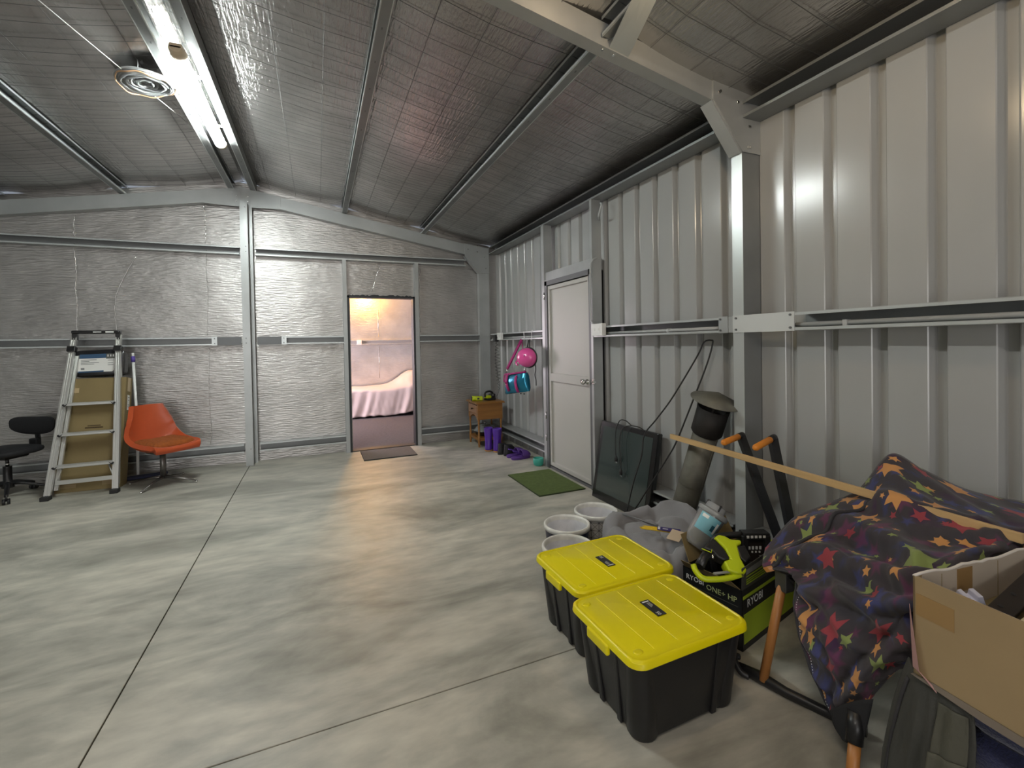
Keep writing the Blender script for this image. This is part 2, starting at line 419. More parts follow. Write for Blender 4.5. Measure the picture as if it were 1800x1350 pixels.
# silver tape runs on the seams and creases
def crease(pts, w=.006):
    bm = B(); P = spline(pts, 10); rnd = random.Random(len(P)+int(pts[0][0]*100))
    for a, b in zip(P, P[1:]):
        pass
    tube(bm, [(p.x+rnd.uniform(-.003, .003), p.y, p.z) for p in P], [w*rnd.uniform(.5, 1.2) for _ in P], 5, ry=.003)
    o = mesh_obj('foil_crease', bm, mat('bright_foil', (.85, .84, .82), .22, .9), wb)
for sx_, z0, z1 in ((-2.42, 1.6, 2.6), (-2.42, 2.68, 2.9), (-1.205, 1.58, 2.6), (-1.205, .25, 1.42), (-1.205, 2.68, 3.2)):
    crease([(sx_+random.uniform(-.01, .01), YB-.012, z0+(z1-z0)*t/6) for t in range(7)], .005)
crease([(-2.08, YB-.010, 1.60), (-2.09, YB-.010, 1.95), (-2.02, YB-.010, 2.2), (-1.88, YB-.010, 2.5)], .004)
crease([(.70, YB-.010, 2.15), (.78, YB-.010, 2.4), (.83, YB-.010, 2.52)], .003)
crease([(1.345+.0, YB-.010, .2), (1.36, YB-.010, .9), (1.35, YB-.010, 1.40)], .006)
crease([(1.36, YB-.010, 1.6), (1.35, YB-.010, 2.0), (1.37, YB-.010, 2.5)], .006)
# sheeting behind the foil
bm = B()
for x0_, x1_, z0_, z1_ in ((XL, DX0, 0, 2.75), (DX0, DX1, DH, 2.75), (DX1, XW+.03, 0, 2.75)): box(bm, (x0_, YB+.02, z0_), (x1_, YB+.035, z1_))
prism(bm, [(XL, YB+.02, 2.75), (XW+.03, YB+.02, 2.75), (XW+.03, YB+.02, zroof(XW)-.03), (RID, YB+.02, zroof(RID)-.03), (XL, YB+.02, zroof(XL)-.03)], (0, .015, 0))
mesh_obj('wall_sheeting', bm, STEEL_D, wb)
# girts, top, mid, base
for a, b in ((-4.1, -.85), (-.68, 2.03)): cgirt_x('top_girt', wb, a, b, 2.555, 2.65, YG, .10)
for a, b in ((-4.1, -1.10), (-.41, .325), (1.33, 2.22)):
    cgirt_x('girt', wb, a, b, 1.455, 1.553, YG, .095)
for a, b in ((-4.1, -.85), (-.68, .325), (1.33, 2.22)): cgirt_x('base_girt', wb, a, b, .135, .235, YG, .095)
# opposing flange strips that read as a second line on the base and top girts
for a, b in ((-1.10, -.85), (-.68, -.41)):
    bm = B(); box(bm, (a, YG-.001, 1.455), (b, YG+.008, 1.553)); e = a if b < -.8 else b
    s = 1 if b < -.8 else -1
    mesh_obj('bracket_plate', bm, STEEL_D, wb)
    bm = B(); box(bm, (min(e, e-.055*s), YG-.005, 1.452), (max(e, e-.055*s), YG, 1.556))
    for z in (1.475, 1.533): bolt(bm, (e-.025*s, YG-.005, z), (0, -1, 0), mi=1)
    mesh_obj('cleat_plate', bm, [STEEL_L, STEEL_D], wb)
# middle column of the end wall
bm = B(); box(bm, (-.815, 6.26, 0), (-.745, 6.40, 3.17)); box(bm, (-.745, 6.262, 0), (-.735, 6.27, 3.17)); box(bm, (-.745, 6.39, 0), (-.70, 6.40, 3.17))
box(bm, (-.817, 6.255, 1.455), (-.743, 6.26, 1.553))
for z in (1.475, 1.533): bolt(bm, (-.78, 6.255, z), (0, -1, 0), mi=1)
for z in (.2, 2.57, 2.63, 3.1): bolt(bm, (-.76, 6.26, z), (0, -1, 0), .006, mi=1)
mesh_obj('wall_column', bm, [STEEL, STEEL_D], wb)
# doorway trims
for a, b in ((.325, .375), (1.272, 1.325)):
    bm = B(); box(bm, (a, YG-.004, 0), (b, YG+.10, 2.555)); mesh_obj('stud', bm, STEEL, wb)
bm = B(); box(bm, (.376, YG+.005, 0), (.402, YB+.06, DH)); box(bm, (1.245, YG+.005, 0), (1.271, YB+.06, DH))
box(bm, (.376, YG+.005, DH-.022), (1.271, YB+.06, DH)); box(bm, (.402, YG+.02, .0), (1.245, YB+.06, .012))
mesh_obj('doorway_lining', bm, mat('black_tape', (.02, .022, .025), .5), wb)
bm = B(); rnd = random.Random(3); x = .376
pts = [(.376, YG+.02, DH)]
while x < 1.27: x += rnd.uniform(.012, .03); pts.append((min(x, 1.271), YG+.02, DH+rnd.uniform(.004, .022)))
pts.append((1.271, YG+.02, DH))
prism(bm, pts, (0, .01, 0)); mesh_obj('torn_edge', bm, mat('black_tape', (0, 0, 0)), wb)

# ---- ceiling
ce = struct('ceiling')
def roof_foil(x0, x1, y0, y1, seed):
    """one sheet of blanket between purlins, sagging slightly"""
    nx, ny = 10, 24; bm = B(); V = []
    for i in range(nx+1):
        s = i/nx; x = x0+(x1-x0)*s; c = []
        for j in range(ny+1):
            y = y0+(y1-y0)*j/ny
            sag = -.030*math.sin(PI*s)*(1+.5*noise.noise(Vector((x, y*.8, seed))))-.006*noise.noise(Vector((x*4, y*2.2, seed+5)))
            c.append(bm.verts.new((x, y, zroof(x)+sag+.004)))
        V.append(c)
    for i in range(nx):
        for j in range(ny): bm.faces.new((V[i][j], V[i][j+1], V[i+1][j+1], V[i+1][j])).smooth = True
    o = mesh_obj('foil_sheet', bm, FOIL_ROOF, ce)
PXS = [(.335, .40, 1), (1.375, 1.44, 1), (-1.935-.065+.0, -1.935, -1), (-3.04, -2.975, -1), (-.715, -.65, 1), (-.95, -.885, -1)]
lines = sorted([XL-.02, -3.0, -1.96, RID, .37, 1.41, XW+.02])
for k in range(len(lines)-1):
    for (a, b) in ((YR, -1.3), (-1.3, 2.02), (2.02, 4.3), (4.3, YB+.02)):
        roof_foil(lines[k], lines[k+1], a, b, k*3)
# roof deck above
bm = B()
for a, b in ((XL-.1, RID), (RID, XW+.1)):
    prism(bm, [(a, YR, zroof(a)+.02), (b, YR, zroof(b)+.02), (b, YR, zroof(b)+.05), (a, YR, zroof(a)+.05)], (0, YB-YR+.1, 0))
mesh_obj('roof_sheeting', bm, STEEL_D, ce)
# safety mesh wires
bm = B()
def wire(a, b, r=.0011): tube(bm, [a, b], r, 3, caps=False)
y = YR+.1; rnd = random.Random(9)
while y < YB:
    for k in range(len(lines)-1):
        x0_, x1_ = lines[k], lines[k+1]; pp = []
        for i in range(5):
            x = x0_+(x1_-x0_)*i/4; s = i/4
            pp.append((x, y+.012*math.sin(PI*s)*rnd.uniform(-1, 1), zroof(x)-.006-.036*math.sin(PI*s)))
        tube(bm, pp, .0018, 3, caps=False)
    y += .15 + rnd.uniform(-.01, .01)
for k in range(len(lines)-1):
    for s in (.25, .5, .75):
        x = lines[k]+(lines[k+1]-lines[k])*s
        pp = [(x, YR+.1+(YB-YR-.15)*i/30+0, zroof(x)-.004-.034*math.sin(PI*s)) for i in range(31)]
        tube(bm, pp, .0012, 3, caps=False)
o = mesh_obj('safety_mesh', bm, mat('mesh_wire', (.09, .09, .09), .5, .4), ce); o['kind'] = 'stuff'
def purlin(x0, x1, side, y0, y1, z=None):
    """C purlin along Y; web on the side away from the ridge"""
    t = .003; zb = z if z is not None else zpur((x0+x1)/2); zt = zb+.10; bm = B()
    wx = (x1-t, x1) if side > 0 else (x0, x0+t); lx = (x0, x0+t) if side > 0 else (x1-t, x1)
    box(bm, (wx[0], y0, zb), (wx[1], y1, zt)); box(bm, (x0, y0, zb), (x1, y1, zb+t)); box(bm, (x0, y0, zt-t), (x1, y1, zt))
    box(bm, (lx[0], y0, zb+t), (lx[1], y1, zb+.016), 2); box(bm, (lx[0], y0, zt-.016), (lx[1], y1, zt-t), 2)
    box(bm, (x0, y0, zb-.0015), (x0+.006, y1, zb), 2); box(bm, (x1-.006, y0, zb-.0015), (x1, y1, zb), 2)  # pale strips paint a highlight along both flange edges
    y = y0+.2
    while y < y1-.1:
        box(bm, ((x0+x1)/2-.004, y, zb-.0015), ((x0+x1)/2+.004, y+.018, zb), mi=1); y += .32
    return mesh_obj('purlin', bm, [STEEL_M, STEEL_D, STEEL_L], ce)  # body in the darker steel as painted shade, lips paler
for i, (x0_, x1_, s) in enumerate(PXS):
    if i >= 4: purlin(x0_, x1_, s, YR, YB-.01, 3.345)
    else:
        purlin(x0_, x1_, s, YR, 1.97); purlin(x0_, x1_, s, 2.075, YB-.01)
# portal rafters
def rafter(y0, y1, zoff, depth, xr=2.20, xl=-3.80, pt=None):
    for a, b in ((RID, xr), (xl, RID)):
        bm = B(); za, zb = zoff(a), zoff(b)
        prism(bm, [(a, y0, za), (b, y0, zb), (b, y0, zb+depth), (a, y0, za+depth)], (0, y1-y0, 0))
        if a == RID and y0 < 3:
            for bx in (1.40, 1.47): bolt(bm, (bx, y0+.02, zoff(bx)), (0, 0, -1), .008, mi=1)
            for bx, bz in ((1.42, .045), (1.42, .10)): bolt(bm, (bx, y0, zoff(bx)+bz), (0, -1, 0), .008, mi=1)
        mesh_obj('rafter', bm, [STEEL, CHROME], ce)
zn = lambda x: 3.03-.176*(abs(x-RID)-1.70)
rafter(1.985, 2.06, zn, .125)
zb_ = lambda x: 3.021-.175*(abs(x-RID)-1.127)
rafter(YG, YG+.095, zb_, .150, 2.10)
# apex plate, back
bm = B(); prism(bm, [(RID-.42, YG-.006, zb_(RID-.42)+.155), (RID, YG-.006, zb_(RID)+.155), (RID+.42, YG-.006, zb_(RID+.42)+.155), (RID+.42, YG-.006, zb_(RID+.42)), (RID+.15, YG-.006, 3.135), (RID-.15, YG-.006, 3.135), (RID-.42, YG-.006, zb_(RID-.42))], (0, .006, 0))
for bx in (-.06, .06):
    for bz in (3.2, 3.26): bolt(bm, (RID+bx, YG-.006, bz), (0, -1, 0), .007, mi=1)
mesh_obj('apex_plate', bm, [STEEL, CHROME], ce)
# columns and knee plates
wb_c = B(); box(wb_c, (2.23, YG, 0), (2.38, YG+.09, 2.66)); box(wb_c, (2.222, YG-.001, 0), (2.235, YG+.09, 2.46)); mesh_obj('corner_column', wb_c, STEEL, wb)
bm = B(); prism(bm, [(2.01, YG-.008, 2.706), (2.222, YG-.008, 2.461), (2.385, YG-.008, 2.461), (2.385, YG-.008, 2.835), (2.01, YG-.008, 2.885)], (0, .008, 0))
for p in ((2.06, 2.80), (2.20, 2.77), (2.31, 2.70), (2.33, 2.53), (2.2, 2.86)): bolt(bm, (p[0], YG-.008, p[1]), (0, -1, 0), .007, mi=1)
prism(bm, [(2.01, YG-.02, 2.706), (2.222, YG-.02, 2.461), (2.222, YG-.02, 2.451), (2.002, YG-.02, 2.700)], (0, .08, 0))
mesh_obj('knee_plate', bm, [STEEL, CHROME], ce)
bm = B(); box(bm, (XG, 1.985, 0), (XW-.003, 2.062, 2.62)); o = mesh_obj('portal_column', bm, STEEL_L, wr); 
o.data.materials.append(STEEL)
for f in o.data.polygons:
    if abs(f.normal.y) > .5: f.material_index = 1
o.data.materials[1] = STEEL_M  # pale steel stands in for the lit face, darker sides for shade
bm = B(); prism(bm, [(2.147, 1.977, 2.815), (2.378, 1.977, 2.545), (XW-.002, 1.977, 2.545), (XW-.002, 1.977, 2.885), (2.147, 1.977, 2.945)], (0, .008, 0))
for p in ((2.19, 2.86), (2.20, 2.868), (2.34, 2.83), (2.43, 2.70), (2.44, 2.70), (2.42, 2.575), (2.44, 2.58)): bolt(bm, (p[0], 1.977, p[1]), (0, -1, 0), .009, mi=1)
prism(bm, [(2.147, 1.985, 2.815), (2.378, 1.985, 2.545), (2.370, 1.985, 2.538), (2.139, 1.985, 2.808)], (0, .085, 0))
mesh_obj('knee_plate', bm, [STEEL, CHROME], ce)
# fly brace, from the rafter underside up to the purlin
bm = B(); prism(bm, [(1.43, 1.983, 2.944), (1.55, 1.983, 2.922), (1.377, 1.47, 2.952), (1.28, 1.50, 2.957)], (0, 0, .005))
mesh_obj('fly_brace', bm, STEEL_L, ce)

# ---- rear and left walls (behind and beside the camera)
wl = struct('wall_left')
yy = YR; 
prof = [(y, XL-(x-XW)) for y, x in rib_profile(YR+.1, 51) if y < YB]
ribbed('sheet', prof, 0, 2.86, SHEET, wl)
for z0, z1 in ((1.459, 1.558), (.15, .25)):
    bm = B(); box(bm, (XL+.005, YR, z0), (XL+.15, YB, z1)); mesh_obj('girt', bm, STEEL, wl)
wf = struct('wall_front')
RD = (-3.4, .2, 2.4)
bm = B()
for x0_, x1_, z0_, z1_ in ((XL, RD[0], 0, 2.85), (RD[0], RD[1], RD[2], 2.85), (RD[1], XW+.03, 0, 2.85)): box(bm, (x0_, YR-.02, z0_), (x1_, YR, z1_))
prism(bm, [(XL, YR-.02, 2.85), (XW+.03, YR-.02, 2.85), (RID, YR-.02, zroof(RID)+.02)], (0, .02, 0))
mesh_obj('wall_sheeting', bm, SHEET, wf)
bm = B()
for k in range(4): box(bm, (RD[0], YR-.06, 2.38-.09*k), (RD[1], YR-.03, 2.46-.09*k), bev=.01)
mesh_obj('roller_curtain', bm, SHEET, wf)

# ---- bedroom beyond
fb = struct('floor_bedroom')
CARPET = mat('carpet_grey', hexc('5f5b5d'), .95, var=.16, scale=26, bump=.5, bscale=260)
bm = B(); box(bm, (-1.0, YB+.036, -.06), (3.6, 10.42, .004)); mesh_obj('carpet', bm, CARPET, fb)
w2 = struct('wall_bedroom_far')
for k, (a, b) in enumerate(((-1.0, .30), (.30, 1.30), (1.30, 2.5), (2.5, 3.6))): foil_sheet(a-.01, b, 0, 2.6, w2, FOIL_ROOM, 10.40-.006*(k % 2), 60+k)
GP = mat('girt_pale', (.6, .58, .57), .4, .2); cgirt_x('girt', w2, -1, 3.6, 1.445, 1.535, 10.30, .09, GP).data.materials[1] = GP
crease_o = B(); tube(crease_o, [(1.245, 10.388, 1.6), (1.25, 10.388, 2.2)], .006, 5); tube(crease_o, [(1.25, 10.388, .7), (1.25, 10.388, 1.4)], .005, 5)
mesh_obj('foil_crease', crease_o, mat('bright_foil', (0, 0, 0)), w2)
for nm, lo, hi in (('wall_bedroom_left', (-1.02, YB+.04, 0), (-1.0, 10.42, 2.7)), ('wall_bedroom_right', (3.6, YB+.04, 0), (3.62, 10.42, 2.7)), ('ceiling_bedroom', (-1.02, YB+.04, 2.6), (3.62, 10.42, 2.65))):
    bm = B(); box(bm, lo, hi); o = mesh_obj(nm, bm, mat('bedroom_lining', hexc('cfc6c2'), .5)); o['kind'] = 'structure'
# ============================================================= LAMPS AND CEILING THINGS
def emis(name, col, s):
    m, nt, b = new_mat(name); b.inputs['Base Color'].default_value = (.9, .9, .88, 1)
    b.inputs['Emission Color'].default_value = (*col, 1); b.inputs['Emission Strength'].default_value = s; return m
BEIGE = mat('warm_white_plastic', hexc('d8c4a8'), .5)
def batten(label, y0, y1, m, dx=0):
    t = thing('batten_light', label, 'light', (-.785+dx, (y0+y1)/2, 3.36)); L = (y1-y0)/2
    bm = B(); box(bm, (-.035, -L, -.035), (.035, L, 0), bev=.006); mesh_obj('housing', bm, BEIGE, t)
    bm = B(); lp = []
    for y in (-L+.09, -L+.092, L-.092, L-.09):
        s = 1 if abs(y) < L-.091 else .9
        lp.append([(s*.046*math.cos(a), y, -.036-.0-s*.044*math.sin(a)) for a in [PI*k/12 for k in range(13)]])
    loft(bm, lp); mesh_obj('diffuser', bm, m, t, smooth='auto')
    for s in (-1, 1):
        bm = B(); ys = (s*(L-.09), s*(L-.03), s*L); lp = []
        for i, y in enumerate(ys):
            q = (1.06, 1.0, .75)[i]; lp.append([(q*.046*math.cos(a), y, -.02-q*.05*math.sin(a)) for a in [PI*k/10 for k in range(11)]])
        if s > 0: lp = lp[::-1]
        loft(bm, lp); mesh_obj('end_cap', bm, BEIGE, t, smooth='auto')
    bm = B()
    for s in (-.5, .5): box(bm, (-.08, s*L-.02, -.002), (.08, s*L+.02, .004))
    mesh_obj('bracket', bm, STEEL, t)
    return t
batten('long lit batten light between the two ridge purlins', 3.50, 5.06, emis('tube_glow', (.93, 1.0, .97), TUBE_E))
batten('lit batten light overhead behind the near rafter', -.90, .66, emis('tube_glow_rear', (1.0, .93, .84), TUBE2_E))
t = thing('bulb_light', 'warm round bulb light hanging on a cord just behind the near rafter', 'light', (1.25, 1.18, 2.73))
bm = B(); lathe(bm, [(0, -.06), (.035, -.05), (.06, 0), (.05, .035), (.02, .06)], 20); mesh_obj('bulb', bm, emis('warm_bulb', (1.0, .75, .46), 85), t)
bm = B(); lathe(bm, [(.024, .06), (.024, .085), (.012, .09), (.004, .10), (.004, .36)], 16); mesh_obj('lamp_holder', bm, WHITE, t)
# coil of spare cable hung under the roof foil
t = thing('cable_coil', 'coil of grey cable with a tan strand, hung beside the lit batten light', 'cable', (-1.085, 4.05, 3.335), rot=(0, R(-4), 0))
rnd = random.Random(5)
bm = B()
for k in range(28):
    r = .165-.0050*k+rnd.uniform(-.004, .004); z = rnd.uniform(-.014, .014); cx, cy = rnd.uniform(-.012, .012), rnd.uniform(-.012, .012)
    tube(bm, [(cx+r*math.cos(a), cy+r*math.sin(a), z+.006*math.sin(3*a+k)) for a in [2*PI*i/40 for i in range(40)]], .0072, 6, closed=True, ref=Vector((0, 0, 1)))
mesh_obj('cable_loops', bm, mat('grey_cable', (.27, .28, .285), .5), t)
bm = B(); tube(bm, [(.172*math.cos(a), .170*math.sin(a), -.016+.012*math.sin(2*a)+.006*math.sin(7*a)) for a in [2*PI*i/48 for i in range(48)]], .0045, 6, closed=True, ref=Vector((0, 0, 1)))
mesh_obj('tan_strand', bm, mat('tan_cable', hexc('c09a78'), .6), t)
bm = B(); tube(bm, [(0, -.17, .0), (0, -.15, .09)], .003, 6); tube(bm, [(0, .17, .0), (0, .15, .09)], .003, 6); tube(bm, [(-.17, 0, 0), (-.1, 0, .10)], .003, 6); mesh_obj('tie_wire', bm, mat('grey_cable', (0, 0, 0)), t)
bm = B(); tube(bm, spline([(-1.95, .6, zroof(-1.95)-.05), (-1.62, 2.0, zroof(-1.6)-.05), (-1.42, 2.95, zroof(-1.42)-.06), (-1.18, 3.95, 3.34), (-.98, 4.9, zroof(-.98)-.05), (-.93, 5.6, zroof(-.93)-.04)], 8), .003, 6)
tag(mesh_obj('ceiling_cable', bm, mat('bright_cable', (.62, .62, .6), .35)), 'thin pale cable strung along the left slope of the foil roof', 'cable')

# ============================================================= WALL BOXES
def outlet(name, label, loc, along, size, parent=None):
    """along 'y': on the right wall facing -X; 'x': on an end wall facing -Y"""
    t = thing(name, label, 'switch box', loc, 0 if along == 'y' else R(90))
    a, h, d = size; bm = B(); box(bm, (-d, -a/2, -h/2), (0, a/2, h/2), bev=.005); mesh_obj('box', bm, WHITE, t)
    bm = B(); box(bm, (-d-.003, -a*.34, -h*.30), (-d, a*.34, h*.30), bev=.0012, seg=1)
    for s in (-1, 1): box(bm, (-d-.006, s*a*.18-.008, -.01), (-d-.003, s*a*.18+.008, .012))
    mesh_obj('cover', bm, WHITE, t); return t
outlet('junction_box', 'white junction box at the end of the wall rail just right of the door', (XG, 3.50, 1.525), 'y', (.17, .11, .045))
outlet('junction_box', 'white double socket box on the rail in the corner near the black plug', (XG, 5.93, 1.512), 'y', (.13, .10, .045))
outlet('junction_box', 'white socket box on the rail of the bedroom far wall', (.83, 10.30, 1.49), 'x', (.10, .10, .03))
t = thing('plug_charger', 'black plug-in charger with a coiled cord hanging beside the corner column', 'charger', (2.335, 6.04, 1.49))
bm = B(); box(bm, (-.03, -.04, -.05), (.03, .035, .045), bev=.006); tube(bm, [(.0, .0, .0), (0, -.06, .01)], .014, 10); mesh_obj('adapter', bm, BLACK, t)
bm = B(); pts = []
for i in range(150):
    s = i/149; z = -.05-.70*s; a = i*.62; r = .012+.028*math.sin(PI*min(1, s*1.1))
    pts.append((r*math.cos(a)+.01, -.06*s+r*math.sin(a), z))
tube(bm, pts, .0028, 5); pts = spline([(.01, 0, -.05), (.0, .03, -.3), (.01, -.02, -.5), (0, -.10, -.72), (-.05, -.05, -.84), (-.09, .1, -.86)], 8); tube(bm, pts, .0025, 5)
mesh_obj('coiled_cord', bm, BLACK, t)

# ============================================================= OFFICE CHAIR
SEATB = mat('black_upholstery', (.010, .010, .012), .75, bump=.2, bscale=300)
t = thing('office_chair', 'black swivel office chair with low kidney-shaped backrest left of the ladder', 'chair', (-2.80, 6.0, 0), R(-24))
bm = B()
for k in range(5):
    a = R(72*k-44); p = Vector((math.cos(a), math.sin(a), 0))
    bm2 = B(); tube(bm2, [p*.02+Vector((0, 0, .145)), p*.10+Vector((0, 0, .135)), p*.26+Vector((0, 0, .085)), p*.285+Vector((0, 0, .075))], [.022, .02, .015, .014], 8, ry=[.022, .018, .012, .012]); mesh_obj('base_arm', bm2, BLACK, t)
    bm3 = B()
    for s in (-1, 1):
        q = Vector((-p.y, p.x, 0)); tube(bm3, [p*.285+q*s*.006+Vector((0, 0, .027)), p*.285+q*s*.026+Vector((0, 0, .027))], .027, 14)
    tube(bm3, [p*.285+Vector((0, 0, .03)), p*.285+Vector((0, 0, .08))], .009, 8); mesh_obj('caster', bm3, BLACK, t)
lathe(bm, [(.045, .10), (.045, .15), (.034, .165), (.032, .30), (.034, .31)], 18); lathe(bm, [(.014, .31), (.014, .40)], 12)
mesh_obj('gas_lift', bm, BLACK, t)
bm = B(); lathe(bm, [(.0155, .315), (.0155, .345)], 12); mesh_obj('piston', bm, CHROME, t)
bm = B(); box(bm, (-.09, -.10, .385), (.09, .12, .415), bev=.008); tube(bm, [(-.08, 0, .40), (-.20, -.02, .385), (-.24, -.03, .36)], .005, 6); mesh_obj('seat_plate', bm, BLACK, t)
bm = B()
def super_pad(bm, w, d, h, c, n=24, m=7, e=3.2, mtx=None, dish=0):
    lp = []
    for j in range(m+1):
        f = -1+2*j/m; s = (1-abs(f)**3)**(1/3) if abs(f) < 1 else .0
        s = max(s, .55); z = h/2*f; ring = []
        for k in range(n):
            a = 2*PI*k/n; ca, sa = math.cos(a), math.sin(a)
            x = w/2*s*math.copysign(abs(ca)**(2/e), ca); y = d/2*s*math.copysign(abs(sa)**(2/e), sa)
            ring.append((x+c[0], y+c[1], z+c[2]))
        lp.append(ring)
    before = set(bm.verts)
    loft(bm, lp)
    nv = [v for v in bm.verts if v not in before]
    for v in nv:
        if dish and v.co.z > c[2]: v.co.z -= dish*max(0, 1-((v.co.x-c[0])/(w/2))**2-((v.co.y-c[1])/(d/2))**2)
    if mtx is not None: bmesh.ops.transform(bm, matrix=mtx, verts=nv)
super_pad(bm, .46, .44, .085, (0, 0, .455)); mesh_obj('seat', bm, SEATB, t, smooth='auto')
bm = B(); tube(bm, spline([(0, .10, .40), (0, .25, .40), (0, .29, .47), (0, .28, .62)], 6), .03, 8, ry=.008, ref=Vector((0, 1, 0))); box(bm, (-.045, .235, .40), (.045, .285, .53), bev=.012); mesh_obj('back_bar', bm, BLACK, t)
bm = B(); lp = []
N = 28
for j in range(7):    # kidney backrest: outline in x,z, thickness in y, curved around the sitter
    f = -1+2*j/6; s = max((1-abs(f)**3)**(1/3), .62) if abs(f) < 1 else .62
    ring = []
    for k in range(N):
        a = 2*PI*k/N; x = .235*s*math.copysign(abs(math.cos(a))**.75, math.cos(a)); z = .092*s*math.copysign(abs(math.sin(a))**.8, math.sin(a))
        z += (.022*abs(x/.19)**2 if z > 0 else .012*abs(x/.19)**1.5) - .008
        ring.append((x+.03, .245+.024*f-.7*x*x, z+.67))
    lp.append(ring)
loft(bm, lp[::-1]); mesh_obj('backrest', bm, SEATB, t, smooth='auto')

# ============================================================= STEP LADDER
t = thing('step_ladder', 'folded aluminium step ladder with black top cap leaning on the end wall', 'ladder', (-2.14, 5.72, 0))
O = Vector((-2.14, 5.72, 0))
BL, BR, TL, TR_ = [Vector(v)-O for v in ((-2.405, 5.725, 0), (-1.885, 5.725, 0), (-2.365, 6.28, 1.60), (-1.995, 6.28, 1.60))]
def lpnt(s, u):       # s height fraction, u 0 left .. 1 right
    a = BL.lerp(TL, s); b = BR.lerp(TR_, s); return a.lerp(b, u)
nrm = (TL-BL).cross(BR-BL).normalized()
if nrm.y > 0: nrm = -nrm
def rail(a, b, w, d, off=0, name='rail', m=ALU):
    a = Vector(a)+nrm*off; b = Vector(b)+nrm*off; up_ = (b-a).normalized(); x = up_.cross(nrm).normalized()
    bm = B(); M = basis(a, x, nrm, up_); Ln = (b-a).length
    for x0_, x1_, d0, d1 in ((-w/2, -w*.28, -d/2, d/2), (w*.28, w/2, -d/2, d/2), (-w*.28, w*.28, -d/2, d*.22), (-w*.06, w*.06, 0, d*.45)):
        box(bm, (x0_, d0, 0), (x1_, d1, Ln), mtx=M)
    return mesh_obj(name, bm, m, t)
rail(lpnt(.02, 0), lpnt(.99, 0), .050, .03, 0); rail(lpnt(.02, 1), lpnt(.99, 1), .050, .03, 0)
rail(lpnt(.05, .085), lpnt(.86, .09), .032, .024, -.04, 'rear_rail'); rail(lpnt(.05, .985), lpnt(.86, .985), .05, .024, -.045, 'rear_rail')
for z, h in ((.874, .03), (.584, .03), (.287, .03)):
    s = z/1.6; a = lpnt(s, .04); b = lpnt(s, .97); bm = B()
    M = basis(a, (b-a).normalized(), (0, -1, 0), (0, 0, 1)); Ln = (b-a).length
    box(bm, (0, -.05, -.012), (Ln, .035, .012), mtx=M, bev=.003, seg=1)
    for k in range(5): box(bm, (.01, -.045+.016*k, .012), (Ln-.01, -.039+.016*k, .0145), mtx=M)
    mesh_obj('step', bm, ALU, t)
    bm = B()
    for q, sgn in ((a, 1), (b, -1)):
        prism(bm, [(q.x-.004*sgn, q.y-.037, q.z-.012), (q.x+.035*sgn, q.y-.037, q.z+.014), (q.x+.010*sgn, q.y-.037, q.z-.018)], (0, -.004, 0))
        tube(bm, [q+Vector((0, -.03, 0)), q+Vector((0, -.045, 0))], .009, 8)
    mesh_obj('step_bracket', bm, BLACK, t)
bm = B(); a = lpnt(.09, .09); b = lpnt(.09, .97); box(bm, (0, -.006, -.02), ((b-a).length, .006, .02), mtx=basis(a, (b-a).normalized(), (0, -1, 0), (0, 0, 1))); mesh_obj('cross_brace', bm, ALU, t)
bm = B()
for a, b in ((lpnt(.10, .1), lpnt(.175, .17)), (lpnt(.10, .96), lpnt(.175, .88))): tube(bm, [a, b], .009, 4, ry=.003)
mesh_obj('knee_strut', bm, ALU, t)
bm = B()
for u in (0, 1):
    q = lpnt(.895, u); box(bm, (-.034, -.024, -.028), (.034, .040, .028), mtx=basis(q, (1, 0, 0), nrm, (TL-BL).normalized()), bev=.004)
mesh_obj('slider_collar', bm, BLACK, t)
bm = B()
for u in (0, 1):
    q = lpnt(.0, u); box(bm, (-.033, -.05, .0), (.033, .028, .04), mtx=TR(q), bev=.005)
mesh_obj('rubber_foot', bm, RUBBER, t)
bm = B(); q = lpnt(1, .5); w = (TR_-TL).length/2+.02
box(bm, (-w, -.045, .0), (w, .035, .034), mtx=TR(q), bev=.012); box(bm, (-w, -.03, -.07), (-w+.045, .02, .02), mtx=TR(q), bev=.008); box(bm, (w-.045, -.03, -.07), (w, .02, .02), mtx=TR(q), bev=.008)
mesh_obj('top_cap', bm, BLACK, t)
bm = B(); box(bm, (-.02, -.0465, .012), (.05, -.0455, .022), mtx=TR(q)); box(bm, (.085, -.0465, .009), (.155, -.0455, .024), mtx=TR(q)); mesh_obj('sticker', bm, WHITE, t, )

# tall cardboard box behind it
t = thing('cardboard_box', 'tall slim cardboard box standing behind the ladder', 'box', (-2.44, 5.94, 0), rot=(R(-11), 0, R(-3)))
bm = B(); box(bm, (0, 0, 0), (.535, .15, 1.15), bev=.003, seg=1); mesh_obj('carton', bm, CARD_D, t)
TAPE = mat('packing_tape', hexc('b6a07c'), .3)
bm = B(); box(bm, (.04, -.0012, .04), (.17, 0, .075)); box(bm, (.38, -.0012, .045), (.46, 0, .125)); mesh_obj('printed_mark', bm, mat('mark_pale', hexc('9a8664'), .8), t)
bm = B(); box(bm, (.21, -.0012, .625), (.36, 0, .640)); box(bm, (.23, -.0012, .648), (.34, 0, .658)); mesh_obj('printed_line', bm, mat('print_dark', hexc('4a3b24'), .8), t)
bm = B(); box(bm, (.03, -.0015, 1.0), (.14, 0, 1.05)); box(bm, (.5352, .04, 1.0), (.5365, .11, 1.15)); mesh_obj('tape', bm, TAPE, t)
bm = B(); box(bm, (.5352, .05, .80), (.537, .10, .96)); mesh_obj('shipping_label', bm, mat('paper_white', (.72, .71, .68), .7), t)
bm = B(); 
for z in (.83, .85, .90, .93): box(bm, (.5368, .06, z), (.5378, .09, z+.008))
mesh_obj('label_print', bm, mat('print_grey', (.2, .2, .2), .7), t)

